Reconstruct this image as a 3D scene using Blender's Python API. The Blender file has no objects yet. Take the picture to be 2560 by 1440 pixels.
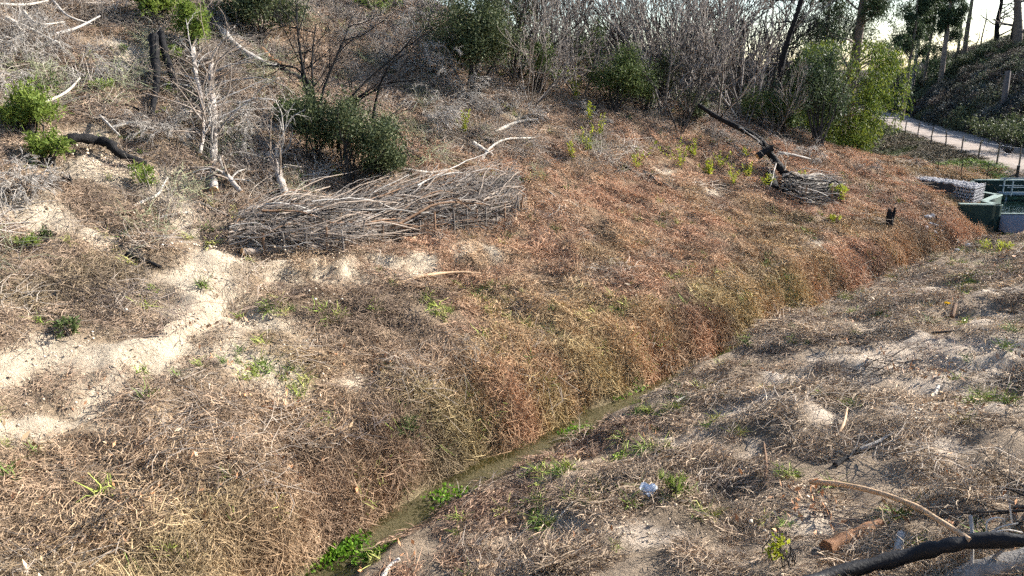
import bpy, math, random
import numpy as np

# ------------------------------------------------------------------ camera, sky, sun, exposure
random.seed(7); RNG = np.random.default_rng(7)
SC = bpy.context.scene
COL = SC.collection
CAM_H, FPX, PITCH = 6.5, 1971.0, math.radians(15.3)
cam_d = bpy.data.cameras.new('camera'); cam = bpy.data.objects.new('camera', cam_d); COL.objects.link(cam)
cam.location = (0, 0, CAM_H); cam.rotation_euler = (math.radians(90) - PITCH, 0, 0)
cam_d.sensor_width = 36; cam_d.lens = FPX / 2560 * 36; cam_d.clip_end = 2000; cam_d.clip_start = 0.05
SC.camera = cam
SUN_AZ, SUN_EL = math.radians(68), math.radians(30)
world = bpy.data.worlds.new('World'); SC.world = world; world.use_nodes = True
wn = world.node_tree.nodes; wl = world.node_tree.links
sky = wn.new('ShaderNodeTexSky'); sky.sky_type = 'NISHITA'; sky.sun_disc = False
sky.sun_elevation = SUN_EL; sky.sun_rotation = SUN_AZ; sky.dust_density = 0.9; sky.air_density = 1.0; sky.ozone_density = 2.0
wl.new(sky.outputs[0], wn['Background'].inputs[0]); wn['Background'].inputs[1].default_value = 0.085
sun_d = bpy.data.lights.new('sun', 'SUN'); sun = bpy.data.objects.new('sun', sun_d); COL.objects.link(sun)
sun_d.energy = 5.0; sun_d.angle = math.radians(0.5); sun_d.color = (1.0, 0.955, 0.88)
SUN_DIR = np.array([math.sin(SUN_AZ) * math.cos(SUN_EL), math.cos(SUN_AZ) * math.cos(SUN_EL), math.sin(SUN_EL)])
from mathutils import Vector
sun.rotation_euler = Vector(SUN_DIR).to_track_quat('Z', 'Y').to_euler()
vs = SC.view_settings; vs.view_transform = 'Standard'; vs.look = 'None'; vs.gamma = 1; vs.exposure = 1.55; vs.use_curve_mapping = False
SC.cycles.use_denoising = False
SC.cycles.max_bounces = 4; SC.cycles.diffuse_bounces = 2; SC.cycles.glossy_bounces = 2; SC.cycles.transparent_max_bounces = 8
SC.cycles.use_adaptive_sampling = True; SC.cycles.adaptive_threshold = 0.04; SC.cycles.adaptive_min_samples = 16
SC.cycles.sample_clamp_indirect = 4

# ------------------------------------------------------------------ noise, terrain function
def _hash(xi, yi, seed):
    n = (xi * 374761393 + yi * 668265263 + seed * 144269504) & 0xffffffff
    n = ((n ^ (n >> 13)) * 1274126177) & 0xffffffff
    return ((n ^ (n >> 16)) & 0xffff) / 65535.0
def vnoise(x, y, seed=0):
    xi = np.floor(x).astype(np.int64); yi = np.floor(y).astype(np.int64)
    fx = x - xi; fy = y - yi
    fx = fx * fx * (3 - 2 * fx); fy = fy * fy * (3 - 2 * fy)
    a = _hash(xi, yi, seed); b = _hash(xi + 1, yi, seed); c = _hash(xi, yi + 1, seed); d = _hash(xi + 1, yi + 1, seed)
    return (a * (1 - fx) + b * fx) * (1 - fy) + (c * (1 - fx) + d * fx) * fy * 1.0 - 0.5
def fbm(x, y, sc, oct=3, seed=0):
    r = 0; a = 1.0
    for i in range(oct):
        r = r + a * vnoise(x / sc + 17.3 * i, y / sc - 9.1 * i, seed + i); a *= 0.5; sc *= 0.5
    return r
def sstep(a, b, x):
    t = np.clip((x - a) / (b - a), 0, 1); return t * t * (3 - 2 * t)

P0 = np.array([-2.35, 9.16]); TU = np.array([0.71808, 0.69596]); TN = np.array([-0.69596, 0.71808])
S0_T = [-9, -3, 0, 1, 2.1, 3.4, 4.5, 6.2, 8.2, 9.9, 14, 20, 27, 31.5, 60]
S0_S = [-3.2, -1.1, .08, .36, .60, .66, .62, .78, .72, .76, .62, .5, .2, 0, 0]
_d = np.linspace(0, 80, 4001)
_g = np.interp(_d, [0, .35, .45, .58, .92, 1.52, 3, 5, 7, 9, 13.5, 17.5, 22, 30, 60, 80],
               [-.14, -.10, .06, .42, .95, 1.28, 1.66, 2.24, 3.0, 4.0, 6.3, 8.5, 10.3, 12.5, 15, 15.5])
_k = np.exp(-0.5 * (np.arange(-30, 31) * .02 / .18) ** 2); _k /= _k.sum()
_gs = np.convolve(np.pad(_g, 30, mode='edge'), _k, mode='valid')
_w = np.clip((_d - .5) / .6, 0, 1); G_TAB = _g * (1 - _w) + _gs * _w
ROAD_A = np.array([26.7, 41.6]); ROAD_U = np.array([.262, .965]); ROAD_R = np.array([.965, -.262])

def st(x, y):
    px = x - P0[0]; py = y - P0[1]
    return px * TU[0] + py * TU[1], px * TN[0] + py * TN[1]
def dstream(x, y):
    t, s = st(x, y); d = s - np.interp(t, S0_T, S0_S) - .05 * np.sin(t * 2.3) - .03 * np.sin(t * 5.1 + 1)
    return t, d * (1 + .5 * vnoise(t / .9, np.sign(d) * 3.3, 203) * np.exp(-d * d))
def smin(a, b, k):
    h = np.clip(.5 + .5 * (b - a) / k, 0, 1); return b * (1 - h) + a * h - k * h * (1 - h)
def far_z(x, y):
    rx = x - ROAD_A[0]; ry = y - ROAD_A[1]
    q = rx * ROAD_U[0] + ry * ROAD_U[1]; r = rx * ROAD_R[0] + ry * ROAD_R[1]
    bend = np.clip(q - 45, 0, None) ** 2 * .004; r = r + bend
    z = np.where(r < -2.3, 1.45 + .65 * sstep(-6.5, -2.6, r), 2.1)
    far = sstep(60, 190, np.hypot(x, y))
    z = z + np.where(r < -5, far * 3.6, far * 1.2)
    hill = np.clip(r - 2.3, 0, None) * .80
    z = z + np.where(hill > 0, 13.5 * (1 - np.exp(-hill / 13.5)) * (.25 + .75 * sstep(92, 52, q)), 0) + np.where(r > 2.6, fbm(x, y, 5, 3, 40) * 1.1 * sstep(2.6, 6, r), 0)
    z = z + np.where((r < -3) , fbm(x, y, 3, 2, 44) * .35 * sstep(-3, -5, r) * (1 - sstep(0, 1, .0 * r)), 0)
    return z
def zfun(x, y, fine=True):
    x = np.asarray(x, float); y = np.asarray(y, float)
    t, d = dstream(x, y)
    # far bank
    zl = np.interp(d, _d, G_TAB)
    cap = np.interp(t, [-30, 8, 14, 18, 22, 28, 34, 38, 42], [19, 15, 12.2, 9.8, 7.3, 4.6, 2.75, 1.75, 1.45])
    zl = smin(zl, cap, .9 * np.clip((d - 3) / 4, 0.02, 1))
    # near bank
    lip = np.interp(t, [-6, 0, 5, 8, 11, 25, 30, 36], [.25, .28, .34, .62, 1.0, 1.0, .7, .6])
    dr = -d
    zr = np.interp(dr, [0, .26, .35], [-.14, -.10, .03])
    up = np.interp(dr, [.35, .8], [0, 1]); zr = np.where(dr > .35, .03 + (lip - .03) * up ** .8, zr)
    zr = np.where(dr > .8, lip + (dr - .8) * .215, zr)
    zr = np.minimum(zr, 4.2 + .02 * dr)
    emb = sstep(4.6, .6, y) * sstep(12, 5, np.abs(x)) * sstep(0.9, 3.5, dr)
    zr = zr * (1 - emb) + 4.9 * emb
    z = np.where(d >= 0, zl, zr)
    # eroded scarp and ledge below the brush fence
    dl = np.interp(t, [-3, -.1, 1.4, 2.8, 4.5, 6.7, 8.8, 10.2], [3.9, 4.65, 5.4, 5.65, 5.5, 5.3, 4.7, 3.9]) + .9 * fbm(x, y, 1.3, 3, 211); e_ = d - dl
    z = z + .42 * (sstep(-.08, .28, e_) - sstep(-1.7, 1.9, e_)) * sstep(-3, 0, t) * sstep(11, 8, t) * (d > 0)
    edge = sstep(.5, 1.3, np.abs(d))
    if fine:
        n = fbm(x, y, 3.2, 3, 1) * np.where(d < 0, .2 * sstep(.6, 2.5, -d), .24) + fbm(x, y, .9, 2, 5) * .13 + fbm(x, y, .33, 2, 9) * .055
        hump = np.where(d < 0, fbm(x, y, 1.5, 2, 21) * .24, 0)
        # downslope gullies on the far bank
        tt = t + .5 * fbm(x, y, 2.5, 2, 31)
        gul = np.where(d > 0, -.22 * np.clip(vnoise(tt / 1.3, d / 7, 33) - .12, 0, 1) * 2 * sstep(1, 2.5, d), 0)
        z = z + (n + hump + gul) * edge + fbm(x, y, .6, 2, 61) * .12 * sstep(.46, .65, np.abs(d))
    # weir basin
    wx, wy = 22.6, 33.6
    basin = sstep(0.0, .5, x - 19.45) * sstep(30.4, 30.9, y) * sstep(36.3, 35.8, y)
    low = sstep(18.6, 19.2, x) * sstep(25.5, 27.5, y) * sstep(31.0, 30.6, y)
    cut_ = sstep(17.0, 18.3, x) * sstep(27.2, 29.4, y) * sstep(31.2, 30.95, y) * sstep(23, 20, x); z = np.where(cut_ > 0, np.minimum(z, z * (1 - cut_) + (.30 + .35 * sstep(19.2, 17.2, x)) * cut_), z)
    # far land
    f = sstep(36.5, 40.5, t + .12 * np.clip(d, -20, 6))
    z = z * (1 - f) + far_z(x, y) * f
    return np.where(basin > 0, z * (1 - basin) + .2 * basin, z)
def znorm(x, y, e=.12):
    zx = (zfun(x + e, y) - zfun(x - e, y)) / (2 * e); zy = (zfun(x, y + e) - zfun(x, y - e)) / (2 * e)
    n = np.stack([-zx, -zy, np.ones_like(zx)], -1); return n / np.linalg.norm(n, axis=-1, keepdims=True)

def ray(u, v):
    a = (u - 1280) / FPX; b = (720 - v) / FPX
    return np.array([a, math.cos(PITCH) + b * math.sin(PITCH), -math.sin(PITCH) + b * math.cos(PITCH)])
_TAU = np.concatenate([np.arange(4, 60, .04), np.arange(60, 300, .3)])
def hit(u, v):
    d = ray(u, v); z = zfun(d[0] * _TAU, d[1] * _TAU)
    below = np.nonzero(d[2] * _TAU + CAM_H < z)[0]
    tau = _TAU[below[0]] if len(below) else 60.0
    return d * tau + np.array([0, 0, CAM_H]), tau
def at(u, v, tau): return ray(u, v) * tau + np.array([0, 0, CAM_H])
def gz(x, y): return float(zfun(np.array([x]), np.array([y]))[0])
def gpt(u, v, h=0.0):
    p, tau = hit(u, v); p = p.copy(); p[2] = gz(p[0], p[1]) + h; return p
def proj(x, y, z):
    dz = z - CAM_H; f = y * math.cos(PITCH) - dz * math.sin(PITCH); up = y * math.sin(PITCH) + dz * math.cos(PITCH)
    f = np.maximum(f, 1e-3); return 1280 + FPX * x / f, 720 - FPX * up / f, f

# ------------------------------------------------------------------ mesh helpers
ORG = {}
class MB:
    def __init__(s): s.V = []; s.F = []; s.T = []; s.R = []; s.RT = []; s.M = []; s.MT = []; s.n = 0
    def add(s, v, q=None, t=None, rnd=0.5, mi=0):
        v = np.asarray(v, float).reshape(-1, 3)
        if q is not None and len(q):
            q = np.asarray(q, np.int64); s.F.append(q + s.n); s.R.append(np.broadcast_to(rnd, (len(q),))); s.M.append(np.full(len(q), mi))
        if t is not None and len(t):
            t = np.asarray(t, np.int64); s.T.append(t + s.n); s.RT.append(np.full(len(t), float(np.mean(rnd)))); s.MT.append(np.full(len(t), mi))
        s.V.append(v); s.n += len(v)
    def tube(s, path, rad, sides=4, caps=False, rnd=None, mi=0, cmi=None, jit=0.0):
        p = np.asarray(path, float); n = len(p); rad = np.broadcast_to(np.asarray(rad, float), (n,))
        if rnd is None: rnd = random.random()
        tg = np.empty_like(p); tg[1:-1] = p[2:] - p[:-2]; tg[0] = p[1] - p[0]; tg[-1] = p[-1] - p[-2]
        tg /= np.linalg.norm(tg, axis=1, keepdims=True) + 1e-9
        ref = np.array([0, 0, 1.0]) if abs(tg[0, 2]) < .8 and abs(tg[-1, 2]) < .8 else np.array([.83, .55, 0.05])
        a = np.cross(tg, ref); a /= np.linalg.norm(a, axis=1, keepdims=True) + 1e-9; b = np.cross(a, tg)
        ang = np.arange(sides) * 2 * math.pi / sides
        rr = rad[:, None] * (1 + jit * (RNG.random((n, sides)) - .5)) if jit else np.repeat(rad[:, None], sides, 1)
        v = p[:, None] + rr[..., None] * (np.cos(ang)[None, :, None] * a[:, None] + np.sin(ang)[None, :, None] * b[:, None])
        i = np.arange(n - 1)[:, None] * sides + np.arange(sides)[None]; j = np.arange(n - 1)[:, None] * sides + (np.arange(sides)[None] + 1) % sides
        q = np.stack([i, j, j + sides, i + sides], -1).reshape(-1, 4)
        s.add(v, q, rnd=rnd, mi=mi)
        if caps:
            for k, e in ((0, 1), (n - 1, 0)):
                vv = np.vstack([v[k], p[k][None]]); idx = np.arange(sides); nx = (idx + 1) % sides
                tr = np.stack([nx, idx, np.full(sides, sides)], 1) if e else np.stack([idx, nx, np.full(sides, sides)], 1)
                s.add(vv, None, tr, rnd, mi if cmi is None else cmi)
    def box(s, c, sx, sy, sz, rz=0, mi=0, rnd=.5):
        v = np.array([[i, j, k] for k in (-.5, .5) for j in (-.5, .5) for i in (-.5, .5)]) * [sx, sy, sz]
        c0, s0 = math.cos(rz), math.sin(rz); v = np.stack([v[:, 0] * c0 - v[:, 1] * s0, v[:, 0] * s0 + v[:, 1] * c0, v[:, 2]], 1) + c
        s.add(v, [[0, 2, 3, 1], [4, 5, 7, 6], [0, 1, 5, 4], [2, 6, 7, 3], [0, 4, 6, 2], [1, 3, 7, 5]], rnd=rnd, mi=mi)
    def prism(s, poly, z0, z1, mi=0, rnd=.5):
        n = len(poly); v = [(x, y, z0) for x, y in poly] + [(x, y, z1) for x, y in poly]
        q = [[i, (i + 1) % n, n + (i + 1) % n, n + i] for i in range(n)]; s.add(v, q, rnd=rnd, mi=mi)
        if n == 4: s.add(v, [[3, 2, 1, 0], [4, 5, 6, 7]], rnd=rnd, mi=mi)
    def leaves(s, pos, size, asp=.4, droop=0.0, up=0.3, rnd=None, mi=0, dirs=None):
        pos = np.asarray(pos, float); n = len(pos)
        if n == 0: return
        d = RNG.normal(size=(n, 3)); d /= np.linalg.norm(d, axis=1, keepdims=True)
        if dirs is not None: d = d * .6 + dirs
        d[:, 2] += up - droop * 1.6; d /= np.linalg.norm(d, axis=1, keepdims=True)
        w = np.cross(d, RNG.normal(size=(n, 3))); w /= np.linalg.norm(w, axis=1, keepdims=True) + 1e-9
        L = (np.asarray(size) * (0.65 + .7 * RNG.random(n)))[:, None]; nn = np.cross(d, w)
        v = np.stack([pos, pos + d * L * .45 + w * L * asp * .5 + nn * L * .06, pos + d * L, pos + d * L * .45 - w * L * asp * .5 + nn * L * .06], 1)
        q = np.arange(n * 4).reshape(n, 4)
        s.add(v.reshape(-1, 3), q, rnd=RNG.random(n) if rnd is None else rnd, mi=mi)
    def mesh(s, name, mats, org=(0, 0, 0), smooth=False):
        me = bpy.data.meshes.new(name)
        V = (np.concatenate(s.V) - np.asarray(org)).astype(np.float32)
        q = np.concatenate(s.F) if s.F else np.zeros((0, 4), np.int64); t = np.concatenate(s.T) if s.T else np.zeros((0, 3), np.int64)
        loops = np.concatenate([q.ravel(), t.ravel()]).astype(np.int32)
        tot = np.concatenate([np.full(len(q), 4), np.full(len(t), 3)]).astype(np.int32); start = np.concatenate([[0], np.cumsum(tot)[:-1]]).astype(np.int32)
        me.vertices.add(len(V)); me.vertices.foreach_set('co', V.ravel())
        me.loops.add(len(loops)); me.loops.foreach_set('vertex_index', loops)
        me.polygons.add(len(tot)); me.polygons.foreach_set('loop_start', start); me.polygons.foreach_set('loop_total', tot)
        r = np.concatenate([x for x in s.R + s.RT]).astype(np.float32); mi = np.concatenate([x for x in s.M + s.MT]).astype(np.int32)
        me.polygons.foreach_set('material_index', mi)
        if smooth: me.polygons.foreach_set('use_smooth', np.ones(len(tot), bool))
        me.update(calc_edges=True)
        me.attributes.new('rnd', 'FLOAT', 'FACE').data.foreach_set('value', r)
        for m in (mats if isinstance(mats, (list, tuple)) else [mats]): me.materials.append(m)
        return me
    def build(s, name, mats, parent=None, org=None, smooth=False):
        if parent is not None: org = ORG[parent.name]
        if org is None: org = (0, 0, 0)
        o = bpy.data.objects.new(name, s.mesh(name, mats, org, smooth)); COL.objects.link(o)
        if parent is not None: o.parent = parent
        else: o.location = org
        ORG[o.name] = np.asarray(org, float); return o
def tag(o, label=None, cat=None, group=None, kind=None):
    if label: o['label'] = label
    if cat: o['category'] = cat
    if group: o['group'] = group
    if kind: o['kind'] = kind
    return o
def thing(name, label, cat, loc, group=None):
    o = bpy.data.objects.new(name, None); COL.objects.link(o); o.location = [float(c) for c in loc]; o.empty_display_size = .2
    ORG[o.name] = np.asarray(loc, float); return tag(o, label, cat, group)
def copy_thing(o, loc, rz=0, sc=1.0, label=None, group=None, tilt=(0, 0)):
    c = o.copy(); COL.objects.link(c); c.location = [float(k) for k in loc]; c.rotation_euler = (tilt[0], tilt[1], rz); c.scale = (sc, sc, sc) if np.isscalar(sc) else sc
    ORG[c.name] = np.asarray(loc, float)
    if label: c['label'] = label
    if group: c['group'] = group
    for ch in [k for k in o.children]:
        d = ch.copy(); COL.objects.link(d); d.parent = c
        for g in [k for k in ch.children]:
            e = g.copy(); COL.objects.link(e); e.parent = d
    return c
ORDN = ['first', 'second', 'third', 'fourth', 'fifth', 'sixth', 'seventh', 'eighth', 'ninth', 'tenth', 'eleventh', 'twelfth', 'thirteenth',
        'fourteenth', 'fifteenth', 'sixteenth', 'seventeenth', 'eighteenth', 'nineteenth', 'twentieth', 'twenty-first', 'twenty-second', 'twenty-third', 'twenty-fourth']

# ------------------------------------------------------------------ materials
def _mat(name):
    m = bpy.data.materials.new(name); m.use_nodes = True; nt = m.node_tree; return m, nt.nodes, nt.links, nt.nodes['Principled BSDF']
def surf(name, c1, c2, rough=.85, scale=6.0, bump=.3, rnd=0.0, spec=.25, detail=6, c3=None, stretch=(1, 1, 1)):
    m, N, L, B = _mat(name)
    tc = N.new('ShaderNodeTexCoord'); mp = N.new('ShaderNodeMapping'); mp.inputs['Scale'].default_value = stretch; L.new(tc.outputs['Object'], mp.inputs[0])
    nz = N.new('ShaderNodeTexNoise'); nz.inputs['Scale'].default_value = scale; nz.inputs['Detail'].default_value = detail; nz.inputs['Roughness'].default_value = .65; L.new(mp.outputs[0], nz.inputs[0])
    rp = N.new('ShaderNodeValToRGB'); rp.color_ramp.elements[0].position = .33; rp.color_ramp.elements[1].position = .68
    rp.color_ramp.elements[0].color = (*c1, 1); rp.color_ramp.elements[1].color = (*c2, 1); L.new(nz.outputs[0], rp.inputs[0])
    out = rp.outputs[0]
    if rnd:
        at_ = N.new('ShaderNodeAttribute'); at_.attribute_name = 'rnd'
        mr = N.new('ShaderNodeMapRange'); mr.inputs[3].default_value = 1 - rnd; mr.inputs[4].default_value = 1 + rnd; L.new(at_.outputs['Fac'], mr.inputs[0])
        mx = N.new('ShaderNodeMix'); mx.data_type = 'RGBA'; mx.blend_type = 'MULTIPLY'; mx.inputs[0].default_value = 1
        L.new(out, mx.inputs[6]); L.new(mr.outputs[0], mx.inputs[7]); out = mx.outputs[2]
    L.new(out, B.inputs['Base Color']); B.inputs['Roughness'].default_value = rough; B.inputs['Specular IOR Level'].default_value = spec
    if bump:
        bp = N.new('ShaderNodeBump'); bp.inputs['Strength'].default_value = bump; bp.inputs['Distance'].default_value = .03
        n2 = N.new('ShaderNodeTexNoise'); n2.inputs['Scale'].default_value = scale * 3; n2.inputs['Detail'].default_value = 4; L.new(mp.outputs[0], n2.inputs[0])
        L.new(n2.outputs[0], bp.inputs['Height']); L.new(bp.outputs[0], B.inputs['Normal'])
    return m
def leafmat(name, cols, trans=.35, rough=.6, spec=.15):
    m, N, L, B = _mat(name)
    at_ = N.new('ShaderNodeAttribute'); at_.attribute_name = 'rnd'
    rp = N.new('ShaderNodeValToRGB'); els = rp.color_ramp.elements
    while len(els) < len(cols): els.new(.5)
    for i, c in enumerate(cols): els[i].position = i / max(1, len(cols) - 1); els[i].color = (*c, 1)
    L.new(at_.outputs['Fac'], rp.inputs[0]); L.new(rp.outputs[0], B.inputs['Base Color'])
    B.inputs['Roughness'].default_value = rough; B.inputs['Specular IOR Level'].default_value = spec
    tr = N.new('ShaderNodeBsdfTranslucent'); L.new(rp.outputs[0], tr.inputs[0])
    mx = N.new('ShaderNodeMixShader'); mx.inputs[0].default_value = trans
    L.new(B.outputs[0], mx.inputs[1]); L.new(tr.outputs[0], mx.inputs[2]); L.new(mx.outputs[0], N['Material Output'].inputs[0])
    return m
def tintmat(name, vary=.45, rough=.8, trans=.0, spec=.15):
    m, N, L, B = _mat(name)
    a = N.new('ShaderNodeAttribute'); a.attribute_type = 'INSTANCER'; a.attribute_name = 'tint'
    r = N.new('ShaderNodeAttribute'); r.attribute_name = 'rnd'
    mr = N.new('ShaderNodeMapRange'); mr.inputs[3].default_value = 1 - vary; mr.inputs[4].default_value = 1 + vary; L.new(r.outputs['Fac'], mr.inputs[0])
    mx = N.new('ShaderNodeMix'); mx.data_type = 'RGBA'; mx.blend_type = 'MULTIPLY'; mx.inputs[0].default_value = 1
    L.new(a.outputs['Color'], mx.inputs[6]); L.new(mr.outputs[0], mx.inputs[7]); L.new(mx.outputs[2], B.inputs['Base Color'])
    B.inputs['Roughness'].default_value = rough; B.inputs['Specular IOR Level'].default_value = spec
    if trans:
        tr = N.new('ShaderNodeBsdfTranslucent'); L.new(mx.outputs[2], tr.inputs[0]); ms = N.new('ShaderNodeMixShader'); ms.inputs[0].default_value = trans
        L.new(B.outputs[0], ms.inputs[1]); L.new(tr.outputs[0], ms.inputs[2]); L.new(ms.outputs[0], N['Material Output'].inputs[0])
    return m
M = dict(
    burnt=surf('burnt_bark', (.006, .006, .007), (.024, .022, .022), .8, 14, 1.0, .3, .15),
    char=surf('smooth_char', (.006, .006, .007), (.018, .017, .018), .6, 9, .3, .1, .25, stretch=(1, 1, 1)),
    grey=surf('weathered_grey_wood', (.24, .215, .19), (.48, .44, .395), .85, 12, .5, .35, .2, stretch=(1, 1, 1)),
    greyd=surf('grey_brown_twigs', (.145, .125, .112), (.29, .255, .225), .9, 8, .2, .45, .15),
    dtwig=surf('dark_twigs', (.022, .019, .018), (.07, .06, .052), .9, 8, .2, .45, .15),
    pale=surf('bleached_wood', (.42, .37, .31), (.62, .56, .48), .8, 10, .3, .3, .2),
    brown=surf('brown_bark', (.13, .075, .045), (.28, .175, .11), .85, 12, .5, .3, .2),
    tan=surf('tan_stick', (.32, .20, .11), (.52, .36, .22), .7, 12, .3, .2, .3),
    cut=surf('cut_wood', (.46, .26, .12), (.66, .43, .23), .8, 20, .2),
    split=surf('split_orange_wood', (.17, .08, .04), (.30, .155, .075), .8, 16, .4, stretch=(1, 1, 6)),
    pinebark=surf('pine_bark', (.30, .255, .22), (.50, .44, .385), .9, 18, .8, .2, .15),
    gumbark=surf('gum_bark', (.10, .08, .07), (.26, .20, .16), .9, 6, .5, .2, .15),
    pilewood=surf('brown_grey_branches', (.15, .115, .09), (.33, .27, .22), .88, 10, .4, .4, .15),
    stone=surf('gabion_stone', (.36, .34, .35), (.58, .56, .56), .9, 9, .4, .3, .2),
    wire=surf('galvanised_wire', (.45, .45, .47), (.55, .55, .57), .45, 5, 0),
    weir=surf('green_painted_concrete', (.012, .030, .026), (.022, .046, .038), .75, 3, .15, 0, .25),
    weirtop=surf('worn_concrete_coping', (.13, .18, .16), (.22, .28, .25), .8, 6, .2),
    rail=surf('blue_grey_railing', (.16, .22, .25), (.24, .31, .34), .5, 6, 0),
    postw=surf('weathered_post_wood', (.10, .085, .075), (.20, .175, .15), .9, 12, .3, .2),
    black=surf('black_painted_steel', (.010, .011, .012), (.020, .021, .022), .5, 8, 0),
    road=surf('pale_dirt_road', (.24, .195, .165), (.36, .30, .255), .95, 1.2, .5, 0, .1, 8),
    litter=surf('white_plastic', (.62, .66, .72), (.74, .78, .84), .5, 6, .3),
    wood_pole=surf('pole_wood', (.09, .075, .07), (.17, .145, .135), .9, 8, .3),
    leaf_dark=leafmat('dark_shrub_leaves', [(.022, .036, .018), (.050, .070, .030), (.095, .115, .05), (.17, .18, .09)], .25),
    leaf_mid=leafmat('green_shrub_leaves', [(.04, .065, .022), (.085, .12, .038), (.16, .19, .07)], .35),
    leaf_bright=leafmat('fresh_green_leaves', [(.10, .15, .028), (.17, .235, .045), (.25, .30, .07)], .40),
    leaf_yel=leafmat('yellow_green_leaves', [(.20, .25, .02), (.32, .36, .03), (.42, .42, .05)], .45),
    leaf_gum=leafmat('gum_leaves', [(.028, .045, .024), (.055, .080, .040), (.085, .11, .05)], .3),
    leaf_wil=leafmat('weeping_acacia_leaves', [(.030, .055, .014), (.065, .10, .020), (.13, .175, .028), (.23, .25, .035)], .35),
    leaf_cress=leafmat('watercress_leaves', [(.05, .12, .012), (.12, .24, .02), (.22, .34, .04)], .4),
    strand=tintmat('dry_grass_strands', .5, .75, 0), tleaf=tintmat('fallen_leaf', .35, .6, 0), twig=tintmat('litter_twigs', .4, .85),
)
def ground_material():
    m, N, L, B = _mat('sandy_soil')
    g = N.new('ShaderNodeNewGeometry')
    a = N.new('ShaderNodeAttribute'); a.attribute_name = 'soil'
    n1 = N.new('ShaderNodeTexNoise'); n1.inputs['Scale'].default_value = 2.3; n1.inputs['Detail'].default_value = 9; n1.inputs['Roughness'].default_value = .7; L.new(g.outputs['Position'], n1.inputs[0])
    n2 = N.new('ShaderNodeTexNoise'); n2.inputs['Scale'].default_value = 14; n2.inputs['Detail'].default_value = 6; n2.inputs['Roughness'].default_value = .75; L.new(g.outputs['Position'], n2.inputs[0])
    rp = N.new('ShaderNodeMapRange'); rp.inputs[1].default_value = .35; rp.inputs[2].default_value = .7; rp.inputs[3].default_value = .72; rp.inputs[4].default_value = 1.15; L.new(n2.outputs[0], rp.inputs[0])
    mx = N.new('ShaderNodeMix'); mx.data_type = 'RGBA'; mx.blend_type = 'MULTIPLY'; mx.inputs[0].default_value = 1
    L.new(a.outputs['Color'], mx.inputs[6]); L.new(rp.outputs[0], mx.inputs[7])
    rp2 = N.new('ShaderNodeMapRange'); rp2.inputs[1].default_value = .3; rp2.inputs[2].default_value = .7; rp2.inputs[3].default_value = .8; rp2.inputs[4].default_value = 1.12; L.new(n1.outputs[0], rp2.inputs[0])
    m2 = N.new('ShaderNodeMix'); m2.data_type = 'RGBA'; m2.blend_type = 'MULTIPLY'; m2.inputs[0].default_value = 1
    L.new(mx.outputs[2], m2.inputs[6]); L.new(rp2.outputs[0], m2.inputs[7])
    L.new(m2.outputs[2], B.inputs['Base Color']); B.inputs['Roughness'].default_value = .95; B.inputs['Specular IOR Level'].default_value = .1
    bp = N.new('ShaderNodeBump'); bp.inputs['Strength'].default_value = 1.0; bp.inputs['Distance'].default_value = .09
    L.new(n2.outputs[0], bp.inputs['Height']); L.new(bp.outputs[0], B.inputs['Normal'])
    return m
def water_material(name, col, alpha, rough, bump, scale):
    m, N, L, B = _mat(name)
    B.inputs['Base Color'].default_value = (*col, 1); B.inputs['Roughness'].default_value = rough; B.inputs['IOR'].default_value = 1.33; B.inputs['Alpha'].default_value = alpha
    g = N.new('ShaderNodeNewGeometry'); nz = N.new('ShaderNodeTexNoise'); nz.inputs['Scale'].default_value = scale; nz.inputs['Detail'].default_value = 4; L.new(g.outputs['Position'], nz.inputs[0])
    bp = N.new('ShaderNodeBump'); bp.inputs['Strength'].default_value = bump; bp.inputs['Distance'].default_value = .04; L.new(nz.outputs[0], bp.inputs['Height']); L.new(bp.outputs[0], B.inputs['Normal'])
    return m

# ------------------------------------------------------------------ where the soil is bare: blobs measured on the ground
def blobs(lst):
    out = []
    for u, v, r in lst:
        p, tau = hit(u, v); t_, d_ = dstream(p[0], p[1]); out.append((p[0], p[1], r * (1.25 if d_ < 0 else 1)))
    return out
SAND = blobs([(520, 700, .8), (560, 760, .95), (600, 800, .8), (640, 790, .5), (470, 790, .5), (440, 860, .45), (330, 880, .6), (230, 890, .6), (120, 890, .6), (30, 900, .6),
              (130, 560, .6), (60, 520, .7), (270, 600, .5), (30, 1060, .45), (110, 1040, .35), (640, 910, .55), (700, 960, .35), (250, 1010, .45), (270, 1060, .35), (580, 880, .5),
              (780, 660, .38), (870, 680, .48), (960, 670, .36), (1050, 655, .36), (1150, 625, .36), (1240, 640, .3), (700, 690, .4), (560, 640, .4),
              (420, 480, .8), (250, 400, .7), (200, 330, .6), (450, 560, .4), (870, 960, .3), (350, 620, .3),
              (330, 150, .7), (1300, 300, .4), (1650, 420, .4), (1770, 470, .4), (2130, 650, .35), (2040, 600, .3), (2060, 1330, .3), (1600, 1330, .3), (2250, 900, .45), (2480, 920, .5), (2100, 1030, .35), (1900, 1120, .3), (2380, 1100, .3),
              (2280, 740, .55), (2350, 720, .55), (2200, 810, .5), (2440, 800, .6), (2500, 720, .6), (2300, 850, .5), (2420, 880, .45), (2050, 900, .35), (1950, 960, .35), (1850, 1010, .35), (2150, 950, .35),
              (1790, 1040, .3), (2250, 1020, .3), (1420, 1320, .3), (1340, 1340, .25), (2500, 1010, .4), (1700, 1100, .25), (2540, 850, .5), (2150, 880, .4), (2380, 960, .35)])
def sandmask(x, y):
    m = np.zeros_like(x); xx = x + .35 * fbm(x, y, .8, 3, 71) * 1.6; yy = y + .35 * fbm(x, y, .8, 3, 75) * 1.6
    for bx, by, r in SAND:
        k = ((xx - bx) ** 2 + (yy - by) ** 2) / (r * r); m = np.maximum(m, np.exp(-k * .7))
    return m

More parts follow.
